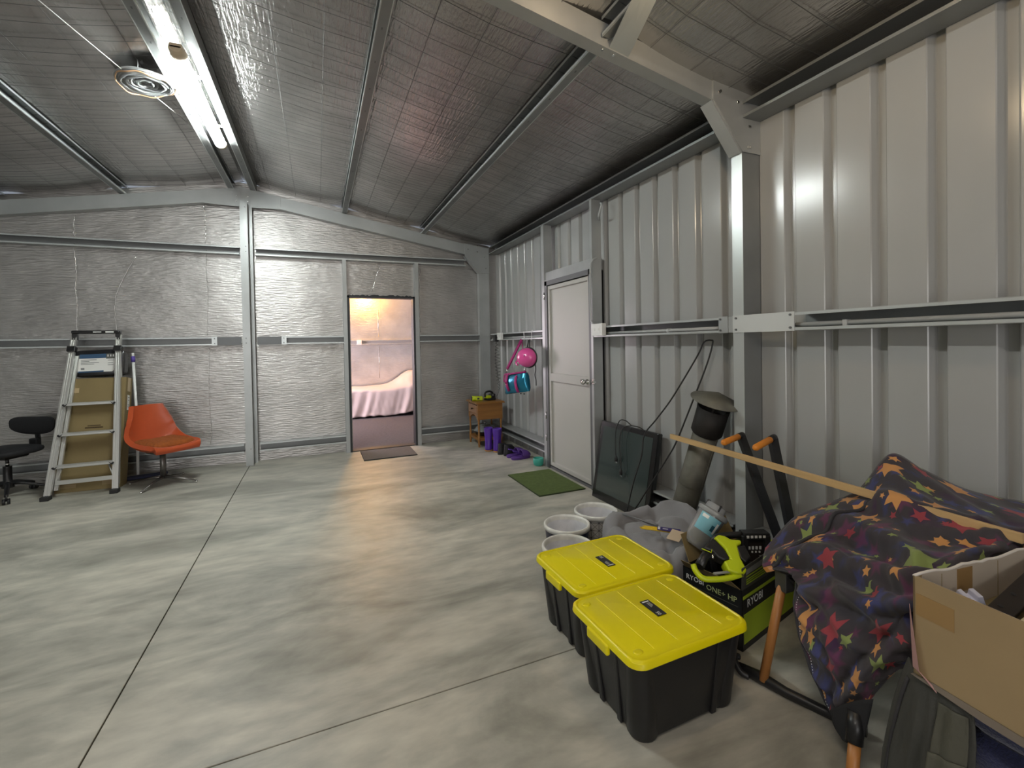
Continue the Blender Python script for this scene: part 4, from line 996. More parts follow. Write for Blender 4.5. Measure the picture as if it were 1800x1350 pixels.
# ============================================================= STORAGE TUBS
YEL = mat('yellow_lid', hexc('e2d300'), .38, var=.03, scale=4, bump=.04, bscale=60)
TUB = mat('tub_black', (.009, .009, .010), .42, bump=.05, bscale=60)
def rr3(w, h, r, z, n=6): return [(x, y, z) for x, y in rrect(w, h, r, n)]
def storage_tub(label, loc, rz, number):
    t = thing('storage_tub', label, 'storage box', loc, rz, 'black tubs with yellow lids')
    w, d, H = .565, .44, .33
    bm = B(); lp = [rr3(w-.13, d-.11, .06, .006), rr3(w-.115, d-.095, .065, .016), rr3(w-.05, d-.045, .06, H-.045), rr3(w-.05, d-.045, .06, H-.03), rr3(w-.03, d-.03, .06, H-.028), rr3(w-.03, d-.03, .06, H-.012)]
    loft(bm, lp); mesh_obj('tub_body', bm, TUB, t, smooth='auto')
    for sx_ in (-1, 1):
        for sy_ in (-1, 1):
            bm = B(); lp = []
            for z, ins, r_ in ((0, .066, .050), (.012, .060, .056), (.10, .052, .058), (H-.05, .036, .050), (H-.03, .034, .048)):
                cx, cy = sx_*(w/2-ins-r_*.75), sy_*(d/2-ins*.9-r_*.75); lp.append([(cx+r_*math.cos(a), cy+r_*math.sin(a), z) for a in [2*PI*k/20 for k in range(20)]])
            loft(bm, lp); mesh_obj('corner_foot', bm, TUB, t, smooth='auto')
            for q in (0, 1):
                bm = B()
                if q == 0: lo_c, hi_c, a_, b_ = (sx_*(w/2-.060), sy_*(d/2-.165)), (sx_*(w/2-.030), sy_*(d/2-.150)), .010, .012
                else: lo_c, hi_c, a_, b_ = (sx_*(w/2-.170), sy_*(d/2-.050)), (sx_*(w/2-.155), sy_*(d/2-.026)), .012, .010
                if q == 1 and sx_ < 0: bm.free(); continue
                L2 = [[(c[0]+e*a_, c[1]+f*b_, z) for e, f in ((-1, -1), (1, -1), (1, 1), (-1, 1))] for c, z in ((lo_c, .004), (hi_c, H-.03))]
                loft(bm, L2, smooth=False); o = mesh_obj('rib', bm, TUB, t); bevel_mod(o, .004, 2)
    # lid: rim, raised deck, ridges
    bm = B(); R_ = .055
    lp = [rr3(w-.006, d-.006, R_, H-.030), rr3(w, d, R_, H-.026), rr3(w-.004, d-.004, R_, H-.008), rr3(w-.016, d-.016, R_, H-.001), rr3(w-.026, d-.026, R_-.004, H), rr3(w-.034, d-.034, R_-.006, H-.004), rr3(w-.044, d-.044, R_-.008, H-.004), rr3(w-.052, d-.052, R_-.010, H-.001)]
    loft(bm, lp, capb=False); lid = mesh_obj('lid', bm, YEL, t, smooth='auto')
    for k in range(4):
        x = -w*.29+k*w*.193; bm = B(); box(bm, (x-.0016, -d/2+.045, H-.002), (x+.0016, d/2-.04, H+.0016), bev=.0012, seg=1); mesh_obj('lid_ridge', bm, YEL, lid)
    for sx_, sy_ in ((-1, -1), (-1, 1), (1, -1), (1, 1)):
        bm = B(); lathe(bm, [(.016, H-.002), (.013, H+.0012), (.008, H+.0022), (0, H+.002)], 14, c=(sx_*w*.40, sy_*d*.37, 0), sx=1.3); mesh_obj('lid_boss', bm, YEL, lid)
    for s in (-1, 1):
        bm = B(); xs_ = sorted((s*(w/2-.010), s*(w/2+.008)))
        box(bm, (xs_[0], -.066, H-.060), (xs_[1], .066, H-.020), bev=.006); mesh_obj('clip', bm, YEL, t)
    LC = TR((.0, .02, H+.0008), 0, 0, -90)
    bm = B(); box(bm, (-.055, -.022, 0), (.055, .022, .0012), mtx=LC); sk = mesh_obj('sticker', bm, mat('label_dark', (.02, .02, .024), .4), lid)
    M2 = LC @ TR((0, 0, .0012))
    bm = B(); box(bm, (-.048, -.016, .0010), (-.042, .016, .0016), mtx=LC)
    for k in range(3): box(bm, (-.036, .010-.006*k, .0010), (-.012+.004*k, .0115-.006*k, .0015), mtx=LC)
    mesh_obj('sticker_print', bm, WHITE, sk)
    text_obj('sticker_number', number, .022, WHITE, sk, LC @ TR((.040, -.006, .0012)), .0003)
    return t
storage_tub('front black tub with yellow lid, overlapping the one behind it', (1.232, 1.452, 0), R(1.0), '50')
t = storage_tub('rear black tub with yellow lid, next to the white buckets', (1.287, 1.905, 0), R(181.0), '50')

# ============================================================= BUCKETS
def tri_mat():
    m, nt, b = new_mat('triangle_print'); L = nt.links; b.inputs['Roughness'].default_value = .6
    tc = nd(nt, 'ShaderNodeTexCoord'); sp = nd(nt, 'ShaderNodeSeparateXYZ'); L.new(tc.outputs['UV'], sp.inputs[0])
    def mth(op, a, bb=None, v=None):
        n = nd(nt, 'ShaderNodeMath', operation=op)
        if hasattr(a, 'is_linked'): L.new(a, n.inputs[0])
        else: n.inputs[0].default_value = a
        if bb is not None:
            if hasattr(bb, 'is_linked'): L.new(bb, n.inputs[1])
            else: n.inputs[1].default_value = bb
        return n.outputs[0]
    u, v = sp.outputs[0], sp.outputs[1]; lines = []
    for e in (mth('MULTIPLY', u, 1.0), mth('MULTIPLY', v, 1.0), mth('ADD', u, v), mth('SUBTRACT', u, v)):
        f = mth('PINGPONG', mth('MULTIPLY', e, 1.0), .5); lines.append(mth('LESS_THAN', f, .030))
    mx = mth('MAXIMUM', mth('MAXIMUM', lines[0], lines[1]), mth('MAXIMUM', lines[2], lines[3]))
    mix = nd(nt, 'ShaderNodeMix', data_type='RGBA'); L.new(mx, mix.inputs[0])
    mix.inputs[6].default_value = (*hexc('b9b7b4'), 1); mix.inputs[7].default_value = (.05, .05, .05, 1); L.new(mix.outputs[2], b.inputs['Base Color'])
    return m
TRI = tri_mat(); NAVY = mat('navy_plastic', hexc('1d2740'), .45, bump=.04, bscale=30)
INNER = mat('bucket_inner', hexc('eeeef2'), .5, var=.2, scale=9, col2=hexc('c2c2c6'))
RIMW = mat('bucket_rim', hexc('e6e5df'), .5, var=.15, scale=20)
def bucket_thing(label, loc, r, H, m, tri=False, tilt=(0, 0)):
    t = thing('bucket', label, 'bucket', loc, rot=(R(tilt[0]), R(tilt[1]), R(20)), group='buckets behind the tubs')
    n = 40; bm = B(); uvl = bm.loops.layers.uv.new('UVMap')
    prof = [(r*.80, 0), (r*.82, .01), (r*.93, H-.04), (r*.94, H-.02)]
    rings = [[bm.verts.new((q*math.cos(2*PI*k/n), q*math.sin(2*PI*k/n), z)) for k in range(n)] for q, z in prof]
    for i in range(3):
        for k in range(n):
            f = bm.faces.new((rings[i][k], rings[i][(k+1) % n], rings[i+1][(k+1) % n], rings[i+1][k])); f.smooth = True
            for lo, (kk, ii) in zip(f.loops, ((k, i), (k+1, i), (k+1, i+1), (k, i+1))): lo[uvl].uv = (kk/n*16, prof[ii][1]/.052)
    bm.faces.new(rings[0][::-1]); mesh_obj('wall', bm, m, t)
    bm = B(); lathe(bm, [(r*.93, H-.030), (r*.985, H-.028), (r, H-.012), (r*.995, H-.003), (r*.96, H+.002), (r*.90, H-.001), (r*.885, H-.012), (r*.88, H-.03)], n, capb=False, capt=False); mesh_obj('rim', bm, RIMW, t)
    bm = B(); lathe(bm, [(r*.89, H-.01), (r*.87, H-.05), (r*.78, .02), (0, .012)], n, capb=False); mesh_obj('inner_liner', bm, INNER, t)
    return t
bucket_thing('white bucket printed with black triangle lines, farthest right of the three', (1.755, 2.675, 0), .150, .25, TRI, True)
bucket_thing('middle bucket with a stained white rim and blue sides', (1.458, 2.56, 0), .150, .25, NAVY)
t = bucket_thing('navy bucket with white rim closest to the rear tub', (1.303, 2.28, 0), .151, .25, NAVY)
tl = thing('folded_lid', 'dark navy plastic piece standing in the nearest bucket', 'lid', (1.39, 2.29, .14), rot=(R(20), R(55), R(25)))
bm = B(); lathe(bm, [(0, 0), (.085, 0), (.09, .006), (.085, .012), (0, .012)], 32); mesh_obj('disc', bm, NAVY, tl)
bm = B(); tube(bm, [(.092*math.cos(a), .092*math.sin(a), .006) for a in [2*PI*k/36 for k in range(36)]], .006, 6, closed=True, ref=Vector((0, 0, 1))); mesh_obj('lid_edge', bm, NAVY, tl)
t = thing('blue_can', 'small blue can with pale stripes on the floor left of the middle bucket', 'can', (1.285, 2.475, 0))
bm = B(); lathe(bm, [(.026, 0), (.028, .004), (.028, .20), (.026, .204), (0, .204)], 24); mesh_obj('can_body', bm, mat('can_blue', hexc('2b5d96'), .35), t)
bm = B(); lathe(bm, [(.0284, .13), (.0284, .15)], 24, capb=False, capt=False); lathe(bm, [(.0284, .165), (.0284, .172)], 24, capb=False, capt=False); o = mesh_obj('stripe', bm, WHITE, t); o.modifiers.new('s', 'SOLIDIFY').thickness = .0004
bm = B(); tube(bm, spline([(1.80, 2.54, .27), (1.84, 2.45, .275), (1.90, 2.36, .26), (1.96, 2.28, .245)], 5), .006, 8)
tag(mesh_obj('thin_rod', bm, mat('rod_grey', (.25, .26, .27), .4, .6)), 'thin grey rod resting on the rim of the triangle-printed bucket', 'rod')

# ============================================================= PET BED / CUSHION
CUSH = mat('grey_plush', hexc('8c8b8e'), .95, var=.10, scale=7, bump=.35, bscale=220, sheen=.3)
t = thing('pet_bed', 'grey quilted pet bed cushion heaped behind the rear tub', 'pet bed', (1.935, 2.22, 0), R(-6))
bm = B(); N1, N2 = 64, 26; a0, b0 = .335, .335; lp = []
for j in range(N2+1):      # radial profile from outer bottom over bolster into sunken centre
    s = j/N2; ring = []
    for k in range(N1):
        a = 2*PI*k/N1
        gap = .5+.5*math.cos(4*(a-.5)); pinch = max(0, 1-abs(((a-.35) % (PI/2))-PI/4)/.16)
        H = .285+.035*math.sin(a*1+1.0)+.02*math.sin(3*a)-.055*pinch
        if s < .62:
            th = -PI*.42+(PI*1.25)*(s/.62); rad = 1-.20+.20*math.cos(th); z = H*.5+H*.5*math.sin(th)
        else:
            q = (s-.62)/.38; rad = (.80-.20*.82)*(1-q)**.9; z0 = H*.5+H*.5*math.sin(-PI*.42+PI*1.25); z = z0*(1-q)+(.20)*q+.035*math.sin(PI*q)
        wob = 1+.05*noise.noise(Vector((math.cos(a)*2, math.sin(a)*2, s*3)))
        se = 3.0; ca, sa = math.cos(a), math.sin(a); sq = (abs(ca)**se+abs(sa)**se)**(-1/se)
        x = a0*rad*wob*ca*sq; y = b0*rad*wob*sa*sq
        z += .020*noise.noise(Vector((x*9, y*9, 2)))+.008*noise.noise(Vector((x*30, y*30, 5)))
        ring.append((x, y, max(z, .002)))
    lp.append(ring)
loft(bm, lp, capt=True); mesh_obj('cushion', bm, CUSH, t, smooth=True)
t = thing('pencil_pack', 'yellow pencils in a purple printed sleeve lying on the grey pet bed', 'pencils', (1.85, 2.13, .292), rot=(R(4), R(2), R(-42)))
for k, (y, z, ln) in enumerate(((-.012, 0, .17), (-.002, .002, .19), (.008, 0, .16), (.016, .003, .18))):
    bm = B(); tube(bm, [(-ln/2-.02+.006*k, y, z), (ln/2, y+.004, z)], .0042, 6); tube(bm, [(-ln/2-.02+.006*k, y, z), (-ln/2-.034+.006*k, y, z)], [.0042, .001], 6); mesh_obj('pencil', bm, mat('pencil_yellow', hexc('d9b318'), .45), t)
bm = B(); box(bm, (-.02, -.018, .006), (.11, .022, .011), bev=.001, seg=1); sl = mesh_obj('sleeve', bm, mat('sleeve_purple', hexc('33246b'), .35), t)
bm = B(); box(bm, (-.016, -.014, .011), (-.004, .018, .0116)); box(bm, (.01, -.004, .011), (.04, .004, .0116)); mesh_obj('sleeve_print', bm, WHITE, sl)
bm = B(); box(bm, (-.055, -.035, 0), (.055, .035, .0015), mtx=TR((1.86, 2.02, .300), 5, -8, 30)); tag(mesh_obj('paper_card', bm, mat('card_peach', hexc('cbb79d'), .8)), 'small pale card on the pet bed below the pencils', 'card')
# jar
t = thing('plastic_jar', 'clear plastic jar with grey lid and pale blue label leaning on the pet bed', 'jar', (1.80, 1.825, .335))
t.rotation_mode = 'QUATERNION'; t.rotation_quaternion = Vector((.58, -.12, .80)).to_track_quat('Z', 'Y') @ Euler((0, 0, R(0))).to_quaternion()
CLR = mat('frosted_plastic', (.82, .84, .86), .16, trans=.8, spec=.5)
bm = B(); lathe(bm, [(.055, 0), (.060, .008), (.064, .10), (.070, .185), (.070, .19), (.066, .19), (.058, .10), (.05, .012), (0, .012)], 36, capt=False); mesh_obj('jar_body', bm, CLR, t)
bm = B(); lathe(bm, [(.075, .185), (.078, .19), (.078, .205), (.070, .212), (.052, .214), (.050, .236), (.044, .244), (0, .246)], 36, capb=False); lidj = mesh_obj('jar_lid', bm, mat('lid_smoke', (.34, .35, .36), .35, trans=.15), t, smooth='auto')
bm = B(); 
for a in (40, 160, 280): box(bm, (.038, -.004, .215), (.056, .004, .25), mtx=Matrix.Rotation(R(a), 4, 'Z'), bev=.002, seg=1)
mesh_obj('lid_lug', bm, BLACK, lidj)
cdir = t.rotation_quaternion.inverted() @ Vector((-1.8, -1.8, 1.0)); LA = math.degrees(math.atan2(cdir.y, cdir.x))
def wrap_patch(bm, r0_, r1_, z0, z1, a0_, a1_, off=.0012, n=10):
    for s, rr_ in ((0, 0),):
        A = []; Bv = []
        for k in range(n+1):
            a = R(a0_+(a1_-a0_)*k/n); A.append(bm.verts.new(((r0_+off)*math.cos(a), (r0_+off)*math.sin(a), z0))); Bv.append(bm.verts.new(((r1_+off)*math.cos(a), (r1_+off)*math.sin(a), z1)))
        for k in range(n): bm.faces.new((A[k], A[k+1], Bv[k+1], Bv[k])).smooth = True
bm = B(); wrap_patch(bm, .0635, .0695, .085, .178, LA-42, LA+52); lb = mesh_obj('jar_label', bm, mat('label_aqua', hexc('79b3c4'), .5), t)
bm = B(); wrap_patch(bm, .068, .0693, .155, .172, LA-32, LA-4, .002, 5); wrap_patch(bm, .0645, .0685, .10, .16, LA+38, LA+48, .002, 3); mesh_obj('label_print', bm, WHITE, lb)
bm = B(); wrap_patch(bm, .065, .0675, .108, .14, LA+22, LA+37, .002, 3); mesh_obj('label_print', bm, mat('label_teal_dark', hexc('1f4d60'), .5), lb)

# ============================================================= FLUE PIPE
FLUE = mat('flue_galv', hexc('76746a'), .6, .35, var=.25, scale=6, bump=.15, bscale=50, col2=hexc('55534b'))
FLUED = mat('flue_sooty', hexc('2b2826'), .65, .3, var=.3, scale=9)
PT = Vector((2.352, 2.186, 1.00)); PB = Vector((2.330, 2.418, .324)); dr_ = (PT-PB).normalized(); P0 = PB - dr_*(.324-.02)/dr_.z
t = thing('flue_pipe', 'weathered metal flue pipe with conical rain cowl leaning on the right wall', 'pipe', P0)
q = dr_.to_track_quat('Z', 'Y'); t.rotation_mode = 'QUATERNION'; t.rotation_quaternion = q
Lp = (PT-P0).length
bm = B(); lathe(bm, [(.079, 0), (.081, .002), (.081, Lp-.16), (.079, Lp-.16), (.077, 0)], 36, capb=False, capt=False); mesh_obj('pipe_lower', bm, FLUE, t)
bm = B(); lathe(bm, [(.0835, Lp*.42), (.0835, Lp*.42+.012)], 36, capb=False, capt=False); tube(bm, [(0, -.083, .1), (0, -.083, Lp-.2)], .002, 5); mesh_obj('pipe_seam', bm, FLUE, t)
bm = B(); lathe(bm, [(.088, Lp-.215), (.098, Lp-.20), (.098, Lp-.03), (.094, Lp-.03), (.085, Lp-.215)], 36, capb=False, capt=False); mesh_obj('collar', bm, FLUED, t)
for k in range(4):
    a = R(90*k+35); bm = B(); tube(bm, [(.092*math.cos(a), .092*math.sin(a), Lp-.05), (.10*math.cos(a), .10*math.sin(a), Lp+.03)], .008, 4, ry=.002); mesh_obj('cowl_strut', bm, FLUED, t)
bm = B(); lathe(bm, [(.155, Lp+.02), (.156, Lp+.024), (.0, Lp+.085)], 40, capb=False); o = mesh_obj('cowl', bm, FLUE, t); o.modifiers.new('s', 'SOLIDIFY').thickness = .002

# ============================================================= TV
t = thing('television', 'flat black television set on its base edge leaning against the right wall', 'television', (2.302, 3.13, .0), rot=(0, R(10.5), R(2)))
bm = B(); box(bm, (0, -.315, .0), (.050, .425, .70), bev=.010); tvb = mesh_obj('casing', bm, mat('tv_black', (.010, .010, .011), .22, coat=.4), t)
bm = B(); box(bm, (-.0025, -.265, .075), (.001, .375, .655)); mesh_obj('screen', bm, mat('tv_screen', (.035, .05, .048), .07, spec=.9, coat=.5), t)
bm = B(); box(bm, (.048, -.20, .30), (.07, .30, .58), bev=.01); mesh_obj('rear_housing', bm, BLACK, t)
t = thing('power_cord', 'black power cord with two plugs draped over the top of the television', 'cord', (2.37, 3.2, .6))
O_ = Vector((2.37, 3.2, .6))
bm = B(); tube(bm, [Vector(p)-O_+Vector((-.012, 0, 0)) for p in spline([(2.332, 3.151, .324), (2.355, 3.175, .42), (2.372, 3.215, .55), (2.392, 3.20, .665), (2.402, 3.12, .705), (2.43, 3.02, .705), (2.47, 2.98, .66)], 6)], .0042, 6); mesh_obj('cord', bm, RUBBER, t)
bm = B(); tube(bm, [Vector(p)-O_+Vector((-.012, 0, 0)) for p in spline([(2.349, 3.235, .414), (2.362, 3.262, .50), (2.385, 3.285, .63), (2.408, 3.26, .725), (2.425, 3.20, .735), (2.44, 3.14, .70)], 6)], .0042, 6); mesh_obj('cord', bm, RUBBER, t)
for p in ((2.320, 3.150, .315), (2.337, 3.236, .405)):
    v = Vector(p)-O_; bm = B(); tube(bm, [v+Vector((0, 0, .03)), v+Vector((0, 0, .01)), v+Vector((0, 0, -.02))], [.006, .014, .015], 8); mesh_obj('plug', bm, RUBBER, t)
    bm = B()
    for s in (-1, 1): tube(bm, [v+Vector((0, s*.006, -.02)), v+Vector((0, s*.009, -.038))], .002, 5)
    mesh_obj('plug_pin', bm, CHROME, t)
# ---- bent rod hoop
bm = B(); off = Vector((-.012, 0, 0))
lp_ = [(2.195, 2.93, .004), (2.212, 2.925, 0.06), (2.26, 2.896, 0.299), (2.306, 2.846, 0.529), (2.325, 2.834, 0.687), (2.363, 2.745, 0.814), (2.394, 2.625, 0.968), (2.428, 2.516, 1.142), (2.464, 2.416, 1.318), (2.476, 2.391, 1.382), (2.481, 2.365, 1.408), (2.482, 2.322, 1.412), (2.479, 2.304, 1.393), (2.45, 2.328, 1.25), (2.402, 2.402, 1.012), (2.34, 2.504, 0.702), (2.313, 2.573, 0.567), (2.275, 2.684, 0.377), (2.214, 2.864, 0.071), (2.20, 2.89, .006)]
tube(bm, [p+off for p in spline(lp_, 5)], .0055, 8)
tag(mesh_obj('bent_rod_hoop', bm, RUBBER), 'long thin black bent hoop leaning up the wall between television and flue pipe', 'hoop')

# ============================================================= BARS WITH ORANGE GRIPS
GRIP = mat('orange_grip', hexc('d9852f'), .55, bump=.05, bscale=90)
PAINTB = mat('black_paint', (.012, .013, .016), .4, bump=.03, bscale=80)
def grip_bar(label, top, foot, tip, loc):
    t = thing('grip_bar', label, 'handle bar', loc, 0, 'black bars with orange grips'); O2 = Vector(loc); a, b, c = [Vector(v)-O2 for v in (top, foot, tip)]
    bm = B(); tube(bm, [a+Vector((0, 0, .0)), b], .034, 4, ry=.014, ref=Vector((1, 0, 0))); o = mesh_obj('bar', bm, PAINTB, t)
    for p in o.data.polygons: p.use_smooth = False
    d = (c-a).normalized(); bm = B(); tube(bm, [a-d*.03, a-d*.02, a+d*.03], [.012, .019, .018], 12); mesh_obj('end_socket', bm, BLACK, t)
    bm = B(); L_ = (c-a).length; tube(bm, [a+d*.025, a+d*.03, a+d*(L_-.015), a+d*(L_-.004), a+d*L_], [.012, .0175, .0175, .013, .006], 14); mesh_obj('grip', bm, GRIP, t)
grip_bar('left black bar with an orange grip, in front of the wall column', (2.30, 1.948, .843), (2.335, 1.60, .003), (2.105, 1.905, .828), (2.335, 1.60, 0))
grip_bar('right black bar with an orange grip, closer to the star-print blanket', (2.30, 1.742, .866), (2.31, 1.565, .003), (2.105, 1.70, .84), (2.31, 1.565, 0))

# ============================================================= TOOL CARTON
BXK = mat('carton_black', (.012, .013, .013), .45); LIME = mat('print_lime', hexc('9fb52c'), .5); GREYP = mat('print_panel', hexc('45443f'), .5)
th = R(12.7); U = Vector((math.cos(th), math.sin(th), 0)); V_ = Vector((-math.sin(th), math.cos(th), 0)); bw, bd, bh = .53, .30, .28
t = thing('tool_carton', 'open black and lime tool carton beside the yellow tubs', 'box', (1.74, 1.475, 0), th)
bm = B(); tk = .004
for lo, hi in (((0, 0, 0), (bw, bd, tk)), ((0, 0, 0), (bw, tk, bh)), ((0, bd-tk, 0), (bw, bd, bh)), ((0, 0, 0), (tk, bd, bh)), ((bw-tk, 0, 0), (bw, bd, bh))): box(bm, lo, hi)
mesh_obj('carton_body', bm, BXK, t)
bm = B(); box(bm, (.012, -.0012, .03), (bw-.01, 0, .165)); box(bm, (.006, -.0012, .235), (bw-.006, 0, .250)); mesh_obj('lime_band', bm, LIME, t)
FR = TR((0, -.0008, 0), 90, 0, 0)
text_obj('lettering', 'RYOBI', .052, WHITE, t, FR @ TR((.115, .205, 0)), .0005)
LF = TR((-.0008, 0, 0)) @ Matrix.Rotation(R(-90), 4, 'Z') @ Matrix.Rotation(R(90), 4, 'X')
text_obj('lettering', 'ONE+ HP', .036, mat('print_pale', hexc('a9b27a'), .5), t, LF @ TR((-.10, .225, 0)), .0005)
text_obj('lettering', 'RYOBI', .034, WHITE, t, LF @ TR((-.235, .235, 0)), .0005)
bm = B(); box(bm, (-.0012, .02, .196), (0, .24, .199)); box(bm, (-.0012, .19, .15), (0, .28, .17)); mesh_obj('printed_line', bm, GREYP, t)
# open flaps
bm = B(); F0 = [(0.0, 0, bh), (.30, .0, bh), (.24, -.015, bh+.125), (-.035, -.02, bh+.118)]
prism(bm, F0, (0, .004, 0)); fp = mesh_obj('flap', bm, GREYP, t)
def onflap(u, v, d=-.0015): 
    a = Vector(F0[0]).lerp(Vector(F0[1]), u).lerp(Vector(F0[3]).lerp(Vector(F0[2]), u), v); return a+Vector((0, d, 0))
bm = B(); prism(bm, [onflap(.12, .62), onflap(.72, .62), onflap(.72, .85), onflap(.12, .85)], (0, .001, 0)); mesh_obj('flap_title_panel', bm, mat('print_grey_light', hexc('7e7d78'), .5), fp)
bm = B()
for k, (v, u1) in enumerate(((.50, .72), (.36, .70), (.26, .74), (.16, .72))): prism(bm, [onflap(.12, v), onflap(u1, v), onflap(u1, v+.05), onflap(.12, v+.05)], (0, .001, 0))
mesh_obj('flap_print', bm, LIME, fp)
bm = B(); prism(bm, [(0, .01, bh), (0, bd-.01, bh), (-.05, bd-.02, bh+.05), (-.045, .03, bh+.045)], (.004, 0, 0)); mesh_obj('flap', bm, CARD_D, t)
bm = B(); prism(bm, [(.05, bd, bh), (bw-.02, bd, bh), (bw-.03, bd+.06, bh+.12), (.07, bd+.06, bh+.12)], (0, -.004, 0)); mesh_obj('flap', bm, CARD_D, t)
# lime tool on top
T0 = Vector((1.665, 1.545, .400)); px_ = Vector((.92, -.39, 0)); qx = Vector((.30, .70, .65)).normalized(); nx_ = px_.cross(qx).normalized()
t = thing('cordless_saw', 'lime and black cordless power tool with hand loop lying on the black carton', 'tool', T0)
TM = basis((0, 0, 0), px_, qx, nx_); K = .0027
def tp(x, y, d=0): return tuple(TM @ Vector(((x-1247)*K, (985-y)*K*1.05, d)))
def slab(pts, d0, d1, m, name, bev=.004):
    bm = B(); prism(bm, [tp(x, y, d0) for x, y in pts], nx_*(d1-d0)); o = mesh_obj(name, bm, m, t); bevel_mod(o, bev, 3); return o
slab([(1252, 950), (1262, 945), (1272, 948), (1280, 954), (1296, 955), (1296, 961), (1287, 964), (1284, 985), (1287, 1003), (1283, 1008), (1270, 1009), (1256, 1004), (1254, 989), (1266, 986), (1264, 970)], -.03, .03, GREEN, 'main_housing', .008)
slab([(1228, 967), (1238, 958), (1252, 951), (1262, 968), (1267, 985), (1256, 988), (1246, 982), (1240, 972)], -.027, .027, BLACK, 'motor_cover', .008)
bm = B(); tube(bm, [tp(1240, 970), tp(1226, 980), tp(1214, 993)], [.024, .020, .022], 12); mesh_obj('rear_grip', bm, BLACK, t, smooth=False)
bm = B(); tube(bm, spline([tp(1205, 990), tp(1206, 1000), tp(1214, 1011), (tp(1232, 1013)), tp(1258, 1011), tp(1280, 1006)], 5), .013, 10); mesh_obj('hand_guard', bm, GREEN, t)
bm = B(); tube(bm, [tp(1232, 1006, .012), tp(1268, 1003, .012)], .006, 8); mesh_obj('rating_plate', bm, mat('print_grey_light', (0, 0, 0)), t)
bm = B(); tube(bm, spline([tp(1240, 982, .01), tp(1242, 975, .01), tp(1249, 972, .01)], 4), [.006]*9, 8); mesh_obj('trigger', bm, CHROME, t)
bm = B(); tube(bm, [tp(1224, 968, .026), tp(1238, 975, .026), tp(1243, 966, .024)], .0022, 6); mesh_obj('accent_line', bm, GREEN, t)
slab([(1284, 966), (1300, 964), (1302, 984), (1290, 992), (1284, 985)], -.028, .028, BLACK, 'nose_block', .006)
# black charger frame behind it
t = thing('charger_cradle', 'black cradle frame with rows of small white marks standing in the black carton', 'charger', (1.915, 1.625, .262), R(-23))
bm = B(); tube(bm, spline([(-.135, 0, 0), (-.145, 0, .10), (-.135, 0, .16), (-.10, 0, .178), (0, 0, .185)], 5), .016, 10); mesh_obj('loop_handle', bm, BLACK, t, smooth=True)
bm = B(); box(bm, (-.01, -.03, -.02), (.022, .03, .19), bev=.006); mesh_obj('post', bm, BLACK, t)
bm = B(); box(bm, (.10, -.03, 0), (.132, .03, .19), bev=.006); mesh_obj('post', bm, BLACK, t)
bm = B(); box(bm, (.0, -.028, .165), (.13, .03, .20), bev=.006); box(bm, (-.02, -.03, .02), (.13, .02, .055), bev=.006); mesh_obj('crossbar', bm, BLACK, t)
bm = B(); box(bm, (.02, -.01, .05), (.105, .015, .17)); mesh_obj('panel', bm, mat('charger_brown', hexc('2b2420'), .5), t)
bm = B()
for k in range(4):
    box(bm, (.028+.018*k, -.0135, .115), (.038+.018*k, -.0095, .130)); 
    if k: box(bm, (.026+.018*k, -.0135, .098), (.033+.018*k, -.0095, .106))
for k in range(5): box(bm, (.012+.02*k, -.0305, .178), (.024+.02*k, -.0275, .190))
o = mesh_obj('white_mark', bm, WHITE, t); o['kind'] = 'stuff'
t = thing('drill_body', 'small black and lime tool half hidden in the black carton near the blanket', 'tool', (2.09, 1.625, .285), R(14))
bm = B(); tube(bm, [(-.11, 0, .03), (-.02, 0, .035), (.05, 0, .03)], [.036, .045, .04], 14); mesh_obj('body', bm, BLACK, t)
bm = B(); box(bm, (.0, -.03, .05), (.07, .03, .085), bev=.008); mesh_obj('top_cover', bm, GREEN, t)
bm = B(); tube(bm, [(-.02+.05*math.cos(a), -.046, .025+.04*math.sin(a)) for a in [R(30+12*k) for k in range(10)]], .006, 8); mesh_obj('guard_ring', bm, mat('grey_rubber', (.4, .4, .38), .5), t)
bm = B(); rnd = random.Random(2); P = []
for i in range(60): a = i*.5; P.append((2.03+.05*math.cos(a)+.0015*i, 2.72+.06*math.sin(a*1.3), .012+.0025*(i % 17)))
tube(bm, P, .009, 6); tag(mesh_obj('tangled_rope', bm, mat('maroon_rope', hexc('4a1f34'), .9, bump=.4, bscale=300)), 'tangled maroon rope on the floor between television and pet bed', 'rope')

# ============================================================= CHAIR UNDER THE BLANKET
BEECH = mat('beech_wood', hexc('a8703c'), .5, var=.15, scale=4, stretch=(4, 4, .6), coat=.1)
t = thing('folding_chair', 'wooden-legged folding chair with black foot rails hidden under the star-print blanket', 'chair', (1.85, 1.1, 0)); O3 = Vector((1.85, 1.1, 0))
def pole(a, b, r, m, name, n=14):
    bm = B(); tube(bm, [Vector(a)-O3, Vector(b)-O3], r, n); return mesh_obj(name, bm, m, t)
pole((1.640, 1.295, .025), (1.725, 1.262, .455), .0175, BEECH, 'leg'); pole((1.505, .885, .0), (1.558, .902, .132), .0175, BEECH, 'leg')
pole((2.25, 1.30, .0), (2.2, 1.27, .45), .0175, BEECH, 'leg'); pole((2.25, .88, .0), (2.2, .90, .45), .0175, BEECH, 'leg')
bm = B(); box(bm, (1.700, 1.235, .395), (1.75, 1.285, .475), bev=.004); bmesh.ops.translate(bm, verts=bm.verts[:], vec=-O3); mesh_obj('leg_bracket', bm, mat('bracket_grey', (.05, .05, .052), .4), t)
bm = B(); tube(bm, [Vector((1.66, 1.29, .478))-O3, Vector((2.2, 1.27, .478))-O3], .018, 4, ry=.012); mesh_obj('seat_rail', bm, BEECH, t)
